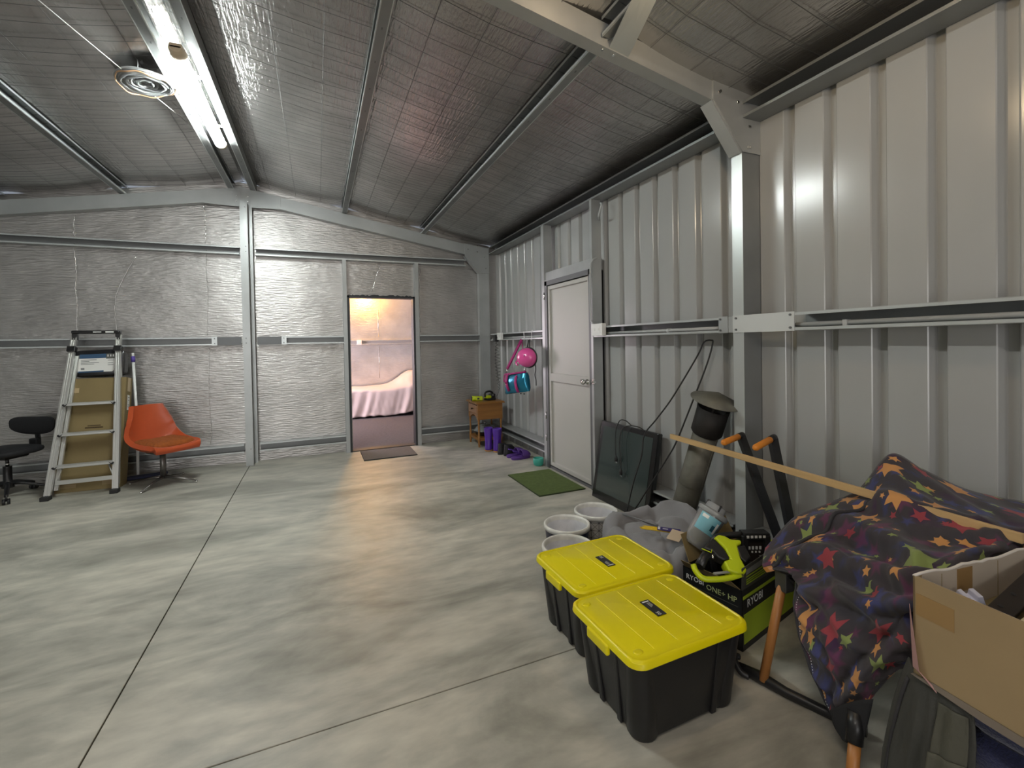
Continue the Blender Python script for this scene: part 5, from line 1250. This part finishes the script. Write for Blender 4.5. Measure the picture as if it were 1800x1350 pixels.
bm = B(); tube(bm, [Vector(v)-O3 for v in ((1.62, 1.40, .022), (1.645, 1.31, .026), (1.67, 1.22, .020), (1.735, 1.05, .018), (1.76, .98, .018))], [.018, .024, .019, .018, .018], 12); mesh_obj('foot_rail', bm, BLACK, t)
bm = B(); tube(bm, [Vector(v)-O3 for v in spline([(1.640, 1.41, .05), (1.622, 1.415, .055), (1.605, 1.40, .045), (1.603, 1.37, .022), (1.62, 1.345, .014)], 4)], .013, 10); mesh_obj('rail_hook', bm, BLACK, t)
bm = B(); tube(bm, [Vector((1.585, .913, .20))-O3, Vector((1.552, .902, .118))-O3], [.024, .024], 12); mesh_obj('leg_sleeve', bm, BLACK, t)
bm = B(); prism(bm, [Vector(v)-O3 for v in ((1.72, 1.27, .45), (2.18, 1.25, .45), (2.2, .92, .40), (1.72, .93, .38))], (0, 0, .012)); mesh_obj('seat_sling', bm, SEATB, t)

# ============================================================= STAR BLANKET
def star_mat():
    m, nt, b = new_mat('star_print'); L = nt.links; b.inputs['Roughness'].default_value = .85; b.inputs['Sheen Weight'].default_value = .15
    tc = nd(nt, 'ShaderNodeTexCoord')
    def lk(a, i):
        if hasattr(a, 'is_linked'): L.new(a, i)
        else: i.default_value = a
    def mth(op, a, bb=0, c=None):
        n = nd(nt, 'ShaderNodeMath', operation=op); lk(a, n.inputs[0]); lk(bb, n.inputs[1])
        if c is not None: lk(c, n.inputs[2])
        return n.outputs[0]
    def mixc(f, a, bb):
        n = nd(nt, 'ShaderNodeMix', data_type='RGBA'); lk(f, n.inputs[0]); lk(a, n.inputs[6]); lk(bb, n.inputs[7]); return n.outputs[2]
    no = nd(nt, 'ShaderNodeTexNoise'); no.inputs['Scale'].default_value = 9; no.inputs['Detail'].default_value = 3; L.new(tc.outputs['UV'], no.inputs['Vector'])
    rp = nd(nt, 'ShaderNodeValToRGB'); e = rp.color_ramp.elements; e[0].position = .30; e[0].color = (*hexc('3a2140'), 1); e[1].position = .72; e[1].color = (*hexc('343a66'), 1)
    x = e.new(.42); x.color = (*hexc('3a3438'), 1); x = e.new(.58); x.color = (*hexc('38353b'), 1); L.new(no.outputs['Fac'], rp.inputs[0]); col = rp.outputs[0]
    def layer(col, scale, off, rad, thr, blur=False):
        mp = nd(nt, 'ShaderNodeMapping'); mp.inputs['Location'].default_value = off; L.new(tc.outputs['UV'], mp.inputs[0])
        v = nd(nt, 'ShaderNodeTexVoronoi'); v.voronoi_dimensions = '2D'; v.inputs['Scale'].default_value = scale; v.inputs['Randomness'].default_value = .62; L.new(mp.outputs[0], v.inputs['Vector'])
        sc_ = nd(nt, 'ShaderNodeVectorMath', operation='SUBTRACT'); L.new(mp.outputs[0], sc_.inputs[0]); L.new(v.outputs['Position'], sc_.inputs[1])
        sp = nd(nt, 'ShaderNodeSeparateXYZ'); L.new(sc_.outputs[0], sp.inputs[0]); cc = nd(nt, 'ShaderNodeSeparateXYZ'); L.new(v.outputs['Color'], cc.inputs[0])
        x_, y_ = sp.outputs[0], sp.outputs[1]; r_ = mth('SQRT', mth('ADD', mth('MULTIPLY', x_, x_), mth('MULTIPLY', y_, y_)))
        an = mth('ADD', mth('ARCTAN2', y_, x_), mth('MULTIPLY', cc.outputs[0], 6.283)); f = mth('PINGPONG', mth('ADD', an, 20*PI), PI/5)
        Rr = mth('MULTIPLY', mth('ADD', mth('MULTIPLY', cc.outputs[1], .62), .42), rad)
        # edge from (1,0) to ri*(cos36, sin36)
        ri = .47; p1 = (ri*math.cos(PI/5), ri*math.sin(PI/5)); ex, ey = p1[0]-1, p1[1]
        px, py = mth('MULTIPLY', r_, mth('COSINE', f)), mth('MULTIPLY', r_, mth('SINE', f))
        cr = mth('SUBTRACT', mth('MULTIPLY', mth('SUBTRACT', px, Rr), ey), mth('MULTIPLY', py, ex))   # (p-P0) x e
        inside = mth('LESS_THAN', cr, 0) if not blur else mth('MULTIPLY', mth('MAXIMUM', mth('MINIMUM', mth('MULTIPLY', cr, -160), 1), 0), .55)
        keep = mth('LESS_THAN', cc.outputs[2], thr); cr_ = nd(nt, 'ShaderNodeValToRGB'); cr_.color_ramp.interpolation = 'CONSTANT'; e = cr_.color_ramp.elements
        if blur: e[0].color = (*hexc('6b2f55'), 1); e[1].position = .5; e[1].color = (*hexc('3c4480'), 1)
        else:
            e[0].color = (*hexc('c08850'), 1); e[1].position = .43; e[1].color = (*hexc('8c3840'), 1); q = e.new(.70); q.color = (*hexc('7f8c50'), 1)
        L.new(mth('FRACT', mth('MULTIPLY', cc.outputs[0], 7.3)), cr_.inputs[0])
        return mixc(mth('MULTIPLY', inside, keep), col, cr_.outputs[0])
    col = layer(col, 11, (3.3, 1.7, 0), .060, .8, True); col = layer(col, 15, (5.1, 2.2, 0), .024, .38); col = layer(col, 8.4, (.3, .7, 0), .056, .78)
    L.new(col, b.inputs['Base Color'])
    n2 = nd(nt, 'ShaderNodeTexNoise'); n2.inputs['Scale'].default_value = 500; L.new(tc.outputs['UV'], n2.inputs['Vector']); bp = nd(nt, 'ShaderNodeBump'); bp.inputs['Strength'].default_value = .25; bp.inputs['Distance'].default_value = .001; L.new(n2.outputs['Fac'], bp.inputs['Height']); L.new(bp.outputs[0], b.inputs['Normal'])
    return m
STAR = star_mat(); LINING = mat('grey_lining', hexc('38373a'), .9, bump=.3, bscale=200)
G = [
 [(1.75, 1.362, .519), (1.9, 1.345, .624), (2.05, 1.315, .671), (2.2, 1.245, .745), (2.3, 1.18, .902), (2.35, 1.091, .85), (2.4, .964, .79), (2.42, .795, .788), (2.44, .60, .79)],
 [(1.7, 1.335, .492), (1.8, 1.248, .611), (1.9, 1.186, .675), (2.0, 1.116, .717), (2.1, 1.068, .785), (2.15, .963, .785), (2.2, .852, .772), (2.22, .74, .768), (2.3, .60, .775)],
 [(1.68, 1.312, .468), (1.72, 1.205, .541), (1.78, 1.133, .615), (1.85, 1.053, .634), (1.9, .968, .69), (1.95, .874, .717), (2.0, .785, .737), (2.06, .715, .755), (2.2, .67, .765)],
 [(1.7, 1.205, .492), (1.68, 1.167, .489), (1.68, 1.07, .555), (1.7, .986, .59), (1.72, .893, .629), (1.74, .815, .677), (1.83, .745, .725), (1.98, .715, .75), (2.2, .67, .755)],
 [(1.66, 1.172, .381), (1.63, 1.122, .404), (1.62, 1.033, .465), (1.615, .94, .514), (1.62, .857, .559), (1.64, .785, .615), (1.74, .755, .64), (1.9, .74, .66), (2.1, .72, .66)],
 [(1.64, 1.126, .26), (1.62, 1.085, .292), (1.61, 1.015, .335), (1.605, .941, .38), (1.61, .858, .45), (1.63, .797, .50), (1.72, .78, .5), (1.85, .78, .5), (2.0, .78, .5)],
 [(1.63, 1.062, .158), (1.62, 1.036, .18), (1.615, .988, .213), (1.615, .925, .276), (1.62, .866, .353), (1.64, .812, .42), (1.70, .80, .42), (1.8, .80, .42), (1.95, .80, .42)],
 [(1.625, .983, .069), (1.62, .976, .075), (1.62, .958, .099), (1.62, .917, .187), (1.63, .88, .276), (1.645, .827, .38), (1.70, .82, .36), (1.78, .82, .36), (1.9, .82, .36)]]
def cr(a, b, c, d, t): return .5*((2*b)+(c-a)*t+(2*a-5*b+4*c-d)*t*t+(3*b-a-3*c+d)*t**3)
def interp_line(L_, s):
    n = len(L_)-1; i = min(int(s*n), n-1); t_ = s*n-i
    g = lambda k: Vector(L_[k]) if 0 <= k <= n else (Vector(L_[0])*2-Vector(L_[1]) if k < 0 else Vector(L_[n])*2-Vector(L_[n-1]))
    return cr(g(i-1), g(i), g(i+1), g(i+2), t_)
def blanket_pt(u, v):
    rows = [tuple(interp_line(r, u)) for r in G]; return interp_line(rows, v)
t = thing('star_blanket', 'dark blanket printed with orange, red and green stars heaped over the chair', 'blanket', (1.9, 1.0, .3)); O4 = Vector((1.9, 1.0, .3))
bm = B(); uvl = bm.loops.layers.uv.new('UVMap'); NU, NV = 110, 100; P = [[blanket_pt(i/NU, j/NV) for j in range(NV+1)] for i in range(NU+1)]
FOLDS = [([(.10, .06), (.25, .14), (.46, .28), (.62, .40)], .030, .030), ([(.06, .22), (.18, .30), (.32, .38), (.52, .44), (.66, .50)], .034, .034), ([(.14, .50), (.35, .52), (.66, .60)], .026, .03),
         ([(.66, .70), (.45, .80), (.2, .95)], .024, .035), ([(.45, .12), (.62, .22), (.85, .30)], .022, .03), ([(.30, .02), (.40, .12), (.55, .18), (.75, .22)], .020, .022), ([(.22, .60), (.30, .75), (.22, .90)], .014, .03)]
def foldamt(u, v):
    a = u*.82+v*.55; c = -u*.55+v*.82
    n1 = noise.noise(Vector((a*2.0, c*9.5, 3.1))); n2 = noise.noise(Vector((a*4.5+4, c*17, 9)))
    r1 = 1-abs(n1)*2.4
    ex = 0
    for (pts, amp, w) in FOLDS:
        dmin = 9; sg = 0
        for (a0_, b0_), (a1_, b1_) in zip(pts, pts[1:]):
            dx, dy = a1_-a0_, b1_-b0_; L2 = dx*dx+dy*dy; q = max(0, min(1, ((u-a0_)*dx+(v-b0_)*dy)/L2)); ex_, ey_ = u-a0_-q*dx, v-b0_-q*dy; d = math.hypot(ex_, ey_)
            if d < dmin: dmin = d; sg = 1 if dx*ey_-dy*ex_ > 0 else -1
        ex += amp*math.exp(-(dmin/w)**2)-(.7*amp*math.exp(-((dmin-1.6*w)/w)**2) if sg > 0 else 0)
    return ex+.034*(r1-.45)*(.5+.5*v if v < .45 else 1-.35*v)+.012*n2+.006*noise.noise(Vector((u*26, v*26, 1)))
Q = [[None]*(NV+1) for _ in range(NU+1)]; UV = [[None]*(NV+1) for _ in range(NU+1)]
for i in range(NU+1):
    for j in range(NV+1):
        du = P[min(i+1, NU)][j]-P[max(i-1, 0)][j]; dv = P[i][min(j+1, NV)]-P[i][max(j-1, 0)]; n_ = dv.cross(du)
        n_ = n_.normalized() if n_.length > 1e-9 else Vector((-1, 0, 0))
        if n_.x > 0 and n_.z < 0: n_ = -n_
        u, v = i/NU, j/NV; edge = min(1, u*9)*min(1, (1-v)*9)*min(1, v*5+.15)
        p = P[i][j]+n_*foldamt(u, v)*edge
        p.y = max(p.y, .742-.114*(p.x-1.516)) if p.z < .765 else p.y
        p.z = max(p.z, .012); p.x = min(p.x, 2.47); Q[i][j] = p
for j in range(NV+1):
    acc = 0
    for i in range(NU+1):
        if i: acc += (P[i][j]-P[i-1][j]).length
        UV[i][j] = [acc, 0]
for i in range(NU+1):
    acc = 0
    for j in range(NV+1):
        if j: acc += (P[NU//2][j]-P[NU//2][j-1]).length*.5+(P[i][j]-P[i][j-1]).length*.5
        UV[i][j][1] = acc
VV = [[bm.verts.new(Q[i][j]-O4) for j in range(NV+1)] for i in range(NU+1)]
for i in range(NU):
    for j in range(NV):
        f = bm.faces.new((VV[i][j], VV[i][j+1], VV[i+1][j+1], VV[i+1][j])); f.smooth = True
        for lo, (a, b_) in zip(f.loops, ((i, j), (i, j+1), (i+1, j+1), (i+1, j))): lo[uvl].uv = UV[a][b_]
o = mesh_obj('fabric', bm, [STAR, LINING], t); md = o.modifiers.new('s', 'SOLIDIFY'); md.thickness = .006; md.offset = 0; md.material_offset = 0
# binding along the hanging edge, with a line of stitches; raised welt across the top
edge = [Q[2][j]-O4 for j in range(int(NV*.28), NV+1, 3)]
bm = B(); tube(bm, edge, .011, 6, ry=.006); bd_ = mesh_obj('binding', bm, LINING, t)
bm = B(); P_ = spline([Q[5][j] for j in range(int(NV*.42), NV, 4)], 12)
acc = 0
for a, b_ in zip(P_, P_[1:]):
    acc += (b_-a).length
    if acc > .0075:
        acc = 0; d = (b_-a).normalized(); c = a-O4+Vector((-.0055, -.003, .001)); tube(bm, [c, c+d*.004], .0011, 4)
o = mesh_obj('stitching', bm, mat('thread_white', (.7, .7, .68), .8), t); o['kind'] = 'stuff'
bm = B(); tube(bm, spline([Q[i][int(NV*(.30-.22*i/50))]-O4+Vector((-.004, 0, .006)) for i in range(0, 46, 5)], 5), .007, 8); mesh_obj('piping', bm, LINING, t)

bm = B(); LFp = [[(1.575, .992, .150), (1.575, .950, .20), (1.58, .905, .245), (1.585, .865, .275)], [(1.57, .975, .11), (1.562, .945, .14), (1.565, .905, .175), (1.575, .875, .19)], [(1.565, .945, .088), (1.552, .925, .100), (1.553, .900, .105), (1.565, .885, .115)]]
VV = [[bm.verts.new(interp_line([tuple(interp_line(r_, i/14)) for r_ in LFp], j/10)-O4) for j in range(11)] for i in range(15)]
for i in range(14):
    for j in range(10): bm.faces.new((VV[i][j], VV[i][j+1], VV[i+1][j+1], VV[i+1][j])).smooth = True
o = mesh_obj('lining_flap', bm, mat('lining_black', (.012, .012, .014), .9), t); o.modifiers.new('s', 'SOLIDIFY').thickness = .004

# ============================================================= TIMBER BATTEN
t = None
bm = B(); a = Vector((2.197, 2.418, .765)); b_ = Vector((2.03, .68, .773)); M = basis(a, (b_-a).normalized(), Vector((0, 0, 1)).cross((b_-a).normalized()).normalized(), (0, 0, 1))
box(bm, (0, -.008, -.016), ((b_-a).length, .008, .016), mtx=M, bev=.0015, seg=1)
tag(mesh_obj('timber_lath', bm, mat('pine', hexc('c6a473'), .6, var=.14, scale=3, stretch=(9, 1, 9), bump=.1, bscale=60)), 'long pale pine lath lying across the star blanket towards the flue pipe', 'timber')

# ============================================================= OPEN CARTON WITH CONTENTS
CARTI = mat('carton_inside', hexc('b7aa9a'), .8, var=.08, scale=5)
t = thing('open_carton', 'open cardboard carton of household parts on the navy fleece in the near right corner', 'box', (1.516, .725, .475), R(-6.5))
cw, cdp, chh, tk = .62, .60, .275, .005
bm = B(); box(bm, (0, -cdp, 0), (cw, 0, tk)); mesh_obj('base', bm, CARD, t)
def wall2(name, out, inn, m_in=CARTI):
    bm = B(); box(bm, *out); o1 = mesh_obj(name, bm, CARD, t); bm = B(); box(bm, *inn); mesh_obj('liner', bm, m_in, o1); return o1
wall2('side_wall', ((0, -cdp, 0), (tk, 0, chh)), ((tk, -cdp+tk, tk), (tk+.001, -tk, chh)))
wall2('side_wall', ((cw-tk, -cdp, 0), (cw, 0, chh)), ((cw-tk-.001, -cdp+tk, tk), (cw-tk, -tk, chh)))
wall2('end_wall', ((0, -cdp, 0), (cw, -cdp+tk, chh)), ((tk, -cdp+tk, tk), (cw-tk, -cdp+tk+.001, chh)))
bm = B(); rnd = random.Random(4); top_ = [(0, 0, chh)]
for k in range(1, 22): x = cw*k/22; top_.append((x, 0, chh+.004*math.sin(k*.9)+rnd.uniform(-.002, .002)-(.006 if 7 < k < 11 else 0)))
top_.append((cw, 0, chh)); prism(bm, [(0, 0, 0)]+top_+[(cw, 0, 0)], (0, -tk, 0)); ew = mesh_obj('end_wall', bm, CARD, t)
bm = B(); prism(bm, [(tk, -tk, tk)]+[(x, -tk, z-.001) for x, y, z in top_[1:-1]]+[(cw-tk, -tk, tk)], (0, -.0012, 0)); mesh_obj('liner', bm, CARTI, ew)
bm = B(); tube(bm, [(x, -tk/2, z) for x, y, z in top_], .0042, 6); mesh_obj('torn_edge', bm, mat('torn_white', hexc('d3ccc4'), .9), ew)
bm = B(); box(bm, (-.0012, -.095, chh-.105), (0, -.008, chh-.045)); mesh_obj('tape_patch', bm, mat('brown_tape', hexc('94764e'), .35), t)
bm = B(); box(bm, (.17, -tk-.0025, chh-.075), (.235, -tk-.0012, chh-.008)); mesh_obj('tape_patch', bm, mat('brown_tape', (0, 0, 0)), ew)
for x in (.105, .35):
    bm = B(); box(bm, (x, -tk-.002, .02), (x+.0015, -tk-.001, chh-.01)); mesh_obj('fold_line', bm, CARD_D, ew)
bm = B(); prism(bm, [(-.004, -.002, .02), (-.004, .006, chh*.7), (-.006, .0, .155), (-.010, -.02, .02), (-.008, -.06, -.012), (-.003, -.055, -.006)], (-.002, 0, 0)); mesh_obj('peeled_paper', bm, mat('pink_paper', hexc('a37f7c'), .8), t)
bm = B(); prism(bm, [(-.006, .004, -.004), (-.012, -.16, -.012), (-.012, -.60, -.012), (-.006, -.60, .004), (-.002, -.05, .004)], (.01, 0, 0)); mesh_obj('bottom_flap', bm, mat('flap_dark', hexc('6b6258'), .85), t)
CM = Matrix.Translation((1.516, .725, .475)) @ Matrix.Rotation(R(-6.5), 4, 'Z')
def inbox(name, label, cat, lo, hi, rot, loc, m, bev=.004):
    tt = thing(name, label, cat, CM @ Vector(loc)); tt.rotation_euler = (R(rot[0]), R(rot[1]), R(rot[2]-6.5)); bm = B(); box(bm, lo, hi, bev=bev); mesh_obj('body', bm, m, tt); return tt
DW = mat('dark_wood', hexc('2a221d'), .5, var=.2, scale=6)
def place(name, label, cat, loc, rot, lo, hi, m, bev=.003):
    tt = thing(name, label, cat, loc, rot=tuple(R(a) for a in rot)); bm = B(); box(bm, lo, hi, bev=bev); mesh_obj('bar', bm, m, tt); return tt
tt = place('dark_wood_rail', 'dark wooden rail lying across the contents of the open carton', 'rail', (1.83, .612, .690), (14, -9, 2), (-.23, -.024, -.012), (.23, .024, .012), DW)
for x in (-.14, -.06, .08):
    bm = B(); tube(bm, [(x, .006, .0115), (x, .006, .0135)], .006, 10); mesh_obj('screw_hole', bm, BLACK, tt)
place('cream_strip', 'cream painted timber strip beside the dark rail in the open carton', 'timber', (1.84, .552, .672), (10, -7, 0), (-.21, -.022, -.008), (.21, .022, .008), mat('cream_paint', hexc('c8bf9c'), .5), .002)
place('dark_strip', 'second dark timber strip nearest the front of the open carton', 'timber', (1.84, .495, .652), (8, -7, -2), (-.20, -.022, -.008), (.20, .022, .008), DW, .002)
tt = thing('white_bracket', 'small white plastic bracket in the corner of the open carton', 'bracket', (1.668, .655, .640), rot=(R(10), R(-12), R(-35)))
bm = B(); prism(bm, [(-.03, 0, 0), (.035, 0, 0), (.026, 0, .052), (.014, 0, .052), (.010, 0, .038), (0, 0, .038), (-.004, 0, .054), (-.015, 0, .052)], (0, .035, 0)); o = mesh_obj('bracket_block', bm, mat('bracket_white', hexc('c9cbe0'), .4), tt); bevel_mod(o, .002)
bm = B(); box(bm, (-.20, -.13, 0), (.18, .12, .155), bev=.012); tt = thing('carton_filler', 'brown paper parcel under the rails in the open carton', 'parcel', (1.835, .565, .482)); mesh_obj('parcel', bm, CARD_D, tt)

# ============================================================= NAVY FLEECE AND GREY COAT BELOW THE CARTON
FLEECE = mat('navy_fleece', hexc('2c3157'), .95, var=.2, scale=22, bump=.8, bscale=160, sheen=.5)
t = thing('navy_fleece', 'stack of folded navy fleece blankets holding up the open carton', 'blanket', (1.60, .13, 0))
for k in range(4):
    z0 = k*.1155; bm = B(); nx, ny = 12, 14; lp = []
    for j in range(9):
        f = -1+2*j/8; s = 1-.012*(1-math.sqrt(max(0, 1-f*f)))*6
        ring = [(x*s+.27+.006*noise.noise(Vector((x*9, y*9, k))), y*s+.27, z0+.0575+.0565*f+.004*noise.noise(Vector((x*7, y*7, k+f)))) for x, y in rrect(.54-.015*(k % 2), .545-.012*((k+1) % 2), .05, 8)]
        lp.append(ring)
    for r_ in lp:
        pass
    loft(bm, [[(x, y, max(z, .001)) for x, y, z in r_] for r_ in lp]); mesh_obj('folded_layer', bm, FLEECE, t, smooth='auto')
COAT = mat('charcoal_canvas', hexc('42423e'), .9, var=.10, scale=9, bump=.3, bscale=260)
t = thing('canvas_coat', 'charcoal canvas coat with strap tab and zip hanging below the open carton', 'coat', (1.55, .75, .25)); O5 = Vector((1.55, .75, .25))
GC = [[(1.60, .775, .462), (1.545, .735, .466), (1.53, .69, .465), (1.52, .645, .464), (1.52, .60, .462)],
      [(1.585, .80, .36), (1.54, .755, .36), (1.515, .70, .36), (1.51, .65, .365), (1.52, .595, .37)],
      [(1.575, .82, .22), (1.53, .78, .22), (1.50, .71, .22), (1.495, .66, .22), (1.52, .60, .23)],
      [(1.565, .83, .10), (1.515, .79, .10), (1.485, .715, .10), (1.48, .66, .10), (1.51, .605, .11)],
      [(1.56, .835, .012), (1.50, .80, .01), (1.47, .72, .01), (1.465, .66, .01), (1.50, .61, .012)]]
NU, NV = 48, 50; Pc = [[None]*(NV+1) for _ in range(NU+1)]
for i in range(NU+1):
    rows = [tuple(interp_line(r_, i/NU)) for r_ in GC]
    for j in range(NV+1):
        p = interp_line(rows, j/NV); p.x -= .010*noise.noise(Vector((i*.22, j*.05, 2)))*min(1, j/8)+.003*noise.noise(Vector((i*.6, j*.5, 5))); Pc[i][j] = p
bm = B(); VV = [[bm.verts.new(Pc[i][j]-O5) for j in range(NV+1)] for i in range(NU+1)]
for i in range(NU):
    for j in range(NV): bm.faces.new((VV[i][j], VV[i][j+1], VV[i+1][j+1], VV[i+1][j])).smooth = True
o = mesh_obj('coat_body', bm, COAT, t); md = o.modifiers.new('s', 'SOLIDIFY'); md.thickness = .006; md.offset = 0
STRAPM = mat('strap_olive', hexc('504f45'), .85, bump=.3, bscale=260)
def coat_strip(name, i0, i1, j0, j1, lift, m, parent=t):
    bm = B(); V = [[bm.verts.new(Pc[i][j]-O5+Vector((-lift, -lift*.3, 0))) for j in range(j0, j1+1)] for i in range(i0, i1+1)]
    for i in range(len(V)-1):
        for j in range(len(V[0])-1): bm.faces.new((V[i][j], V[i][j+1], V[i+1][j+1], V[i+1][j])).smooth = True
    o = mesh_obj(name, bm, m, parent); md = o.modifiers.new('s', 'SOLIDIFY'); md.thickness = .004; md.offset = 0; return o
coat_strip('strap', 30, 45, 4, 50, .007, STRAPM); coat_strip('strap_tab', 29, 47, 18, 25, .013, STRAPM)
coat_strip('front_flap', 6, 9, 4, 50, .008, LINING)
bm = B()
for k in range(22):
    i = 33-k*.55; j = 32+k*.75; ii, jj = int(i), min(int(j), NV); c = Pc[ii][jj].lerp(Pc[ii+1][jj], i-ii)-O5+Vector((-.008, -.003, 0)); tube(bm, [c, c+Vector((0, .002, .004))], .0014, 4)
o = mesh_obj('zip_teeth', bm, mat('thread_white', (0, 0, 0)), t); o['kind'] = 'stuff'
# ============================================================= split joined pieces into parts of their own
def split_islands(o, maxn=300):
    me = o.data; n = len(me.vertices); par = list(range(n))
    def find(a):
        while par[a] != a: par[a] = par[par[a]]; a = par[a]
        return a
    for e in me.edges:
        a, b_ = find(e.vertices[0]), find(e.vertices[1])
        if a != b_: par[a] = b_
    roots = {}
    for v in range(n): roots.setdefault(find(v), []).append(v)
    if len(roots) < 2 or len(roots) > maxn: return
    base = o.name.split('.')[0]; mods = [(m.type, m) for m in o.modifiers]
    groups = list(roots.values()); idx = {}
    for gi, g_ in enumerate(groups):
        for v in g_: idx[v] = gi
    faces = [[] for _ in groups]
    for p in me.polygons: faces[idx[p.vertices[0]]].append(p)
    for gi, g_ in enumerate(groups):
        mp = {v: k for k, v in enumerate(g_)}
        nm = bpy.data.meshes.new(base); nm.from_pydata([me.vertices[v].co for v in g_], [], [[mp[v] for v in p.vertices] for p in faces[gi]])
        for mm in me.materials: nm.materials.append(mm)
        for q, p in zip(nm.polygons, faces[gi]): q.material_index = p.material_index; q.use_smooth = p.use_smooth
        if gi == 0: first = nm; continue
        c = o.copy(); c.data = nm; COL.objects.link(c)
    o.data = first
SPLIT = set('rubber_foot printed_mark bracket slider_collar step_bracket knee_strut sticker printed_line tape label_header label_print label_lettering stretcher bag_foot clip trim_band shoulder_strap lid_lug tie_wire hinge door_frame roof_sheeting plug_pin flap_print laces mesh_lines crossbar lime_band stripe screw_hole sticker_print roller_curtain doorway_lining'.split())
for o in list(bpy.data.objects):
    if o.type == 'MESH' and o.name.split('.')[0] in SPLIT and o.get('kind') != 'stuff': split_islands(o)
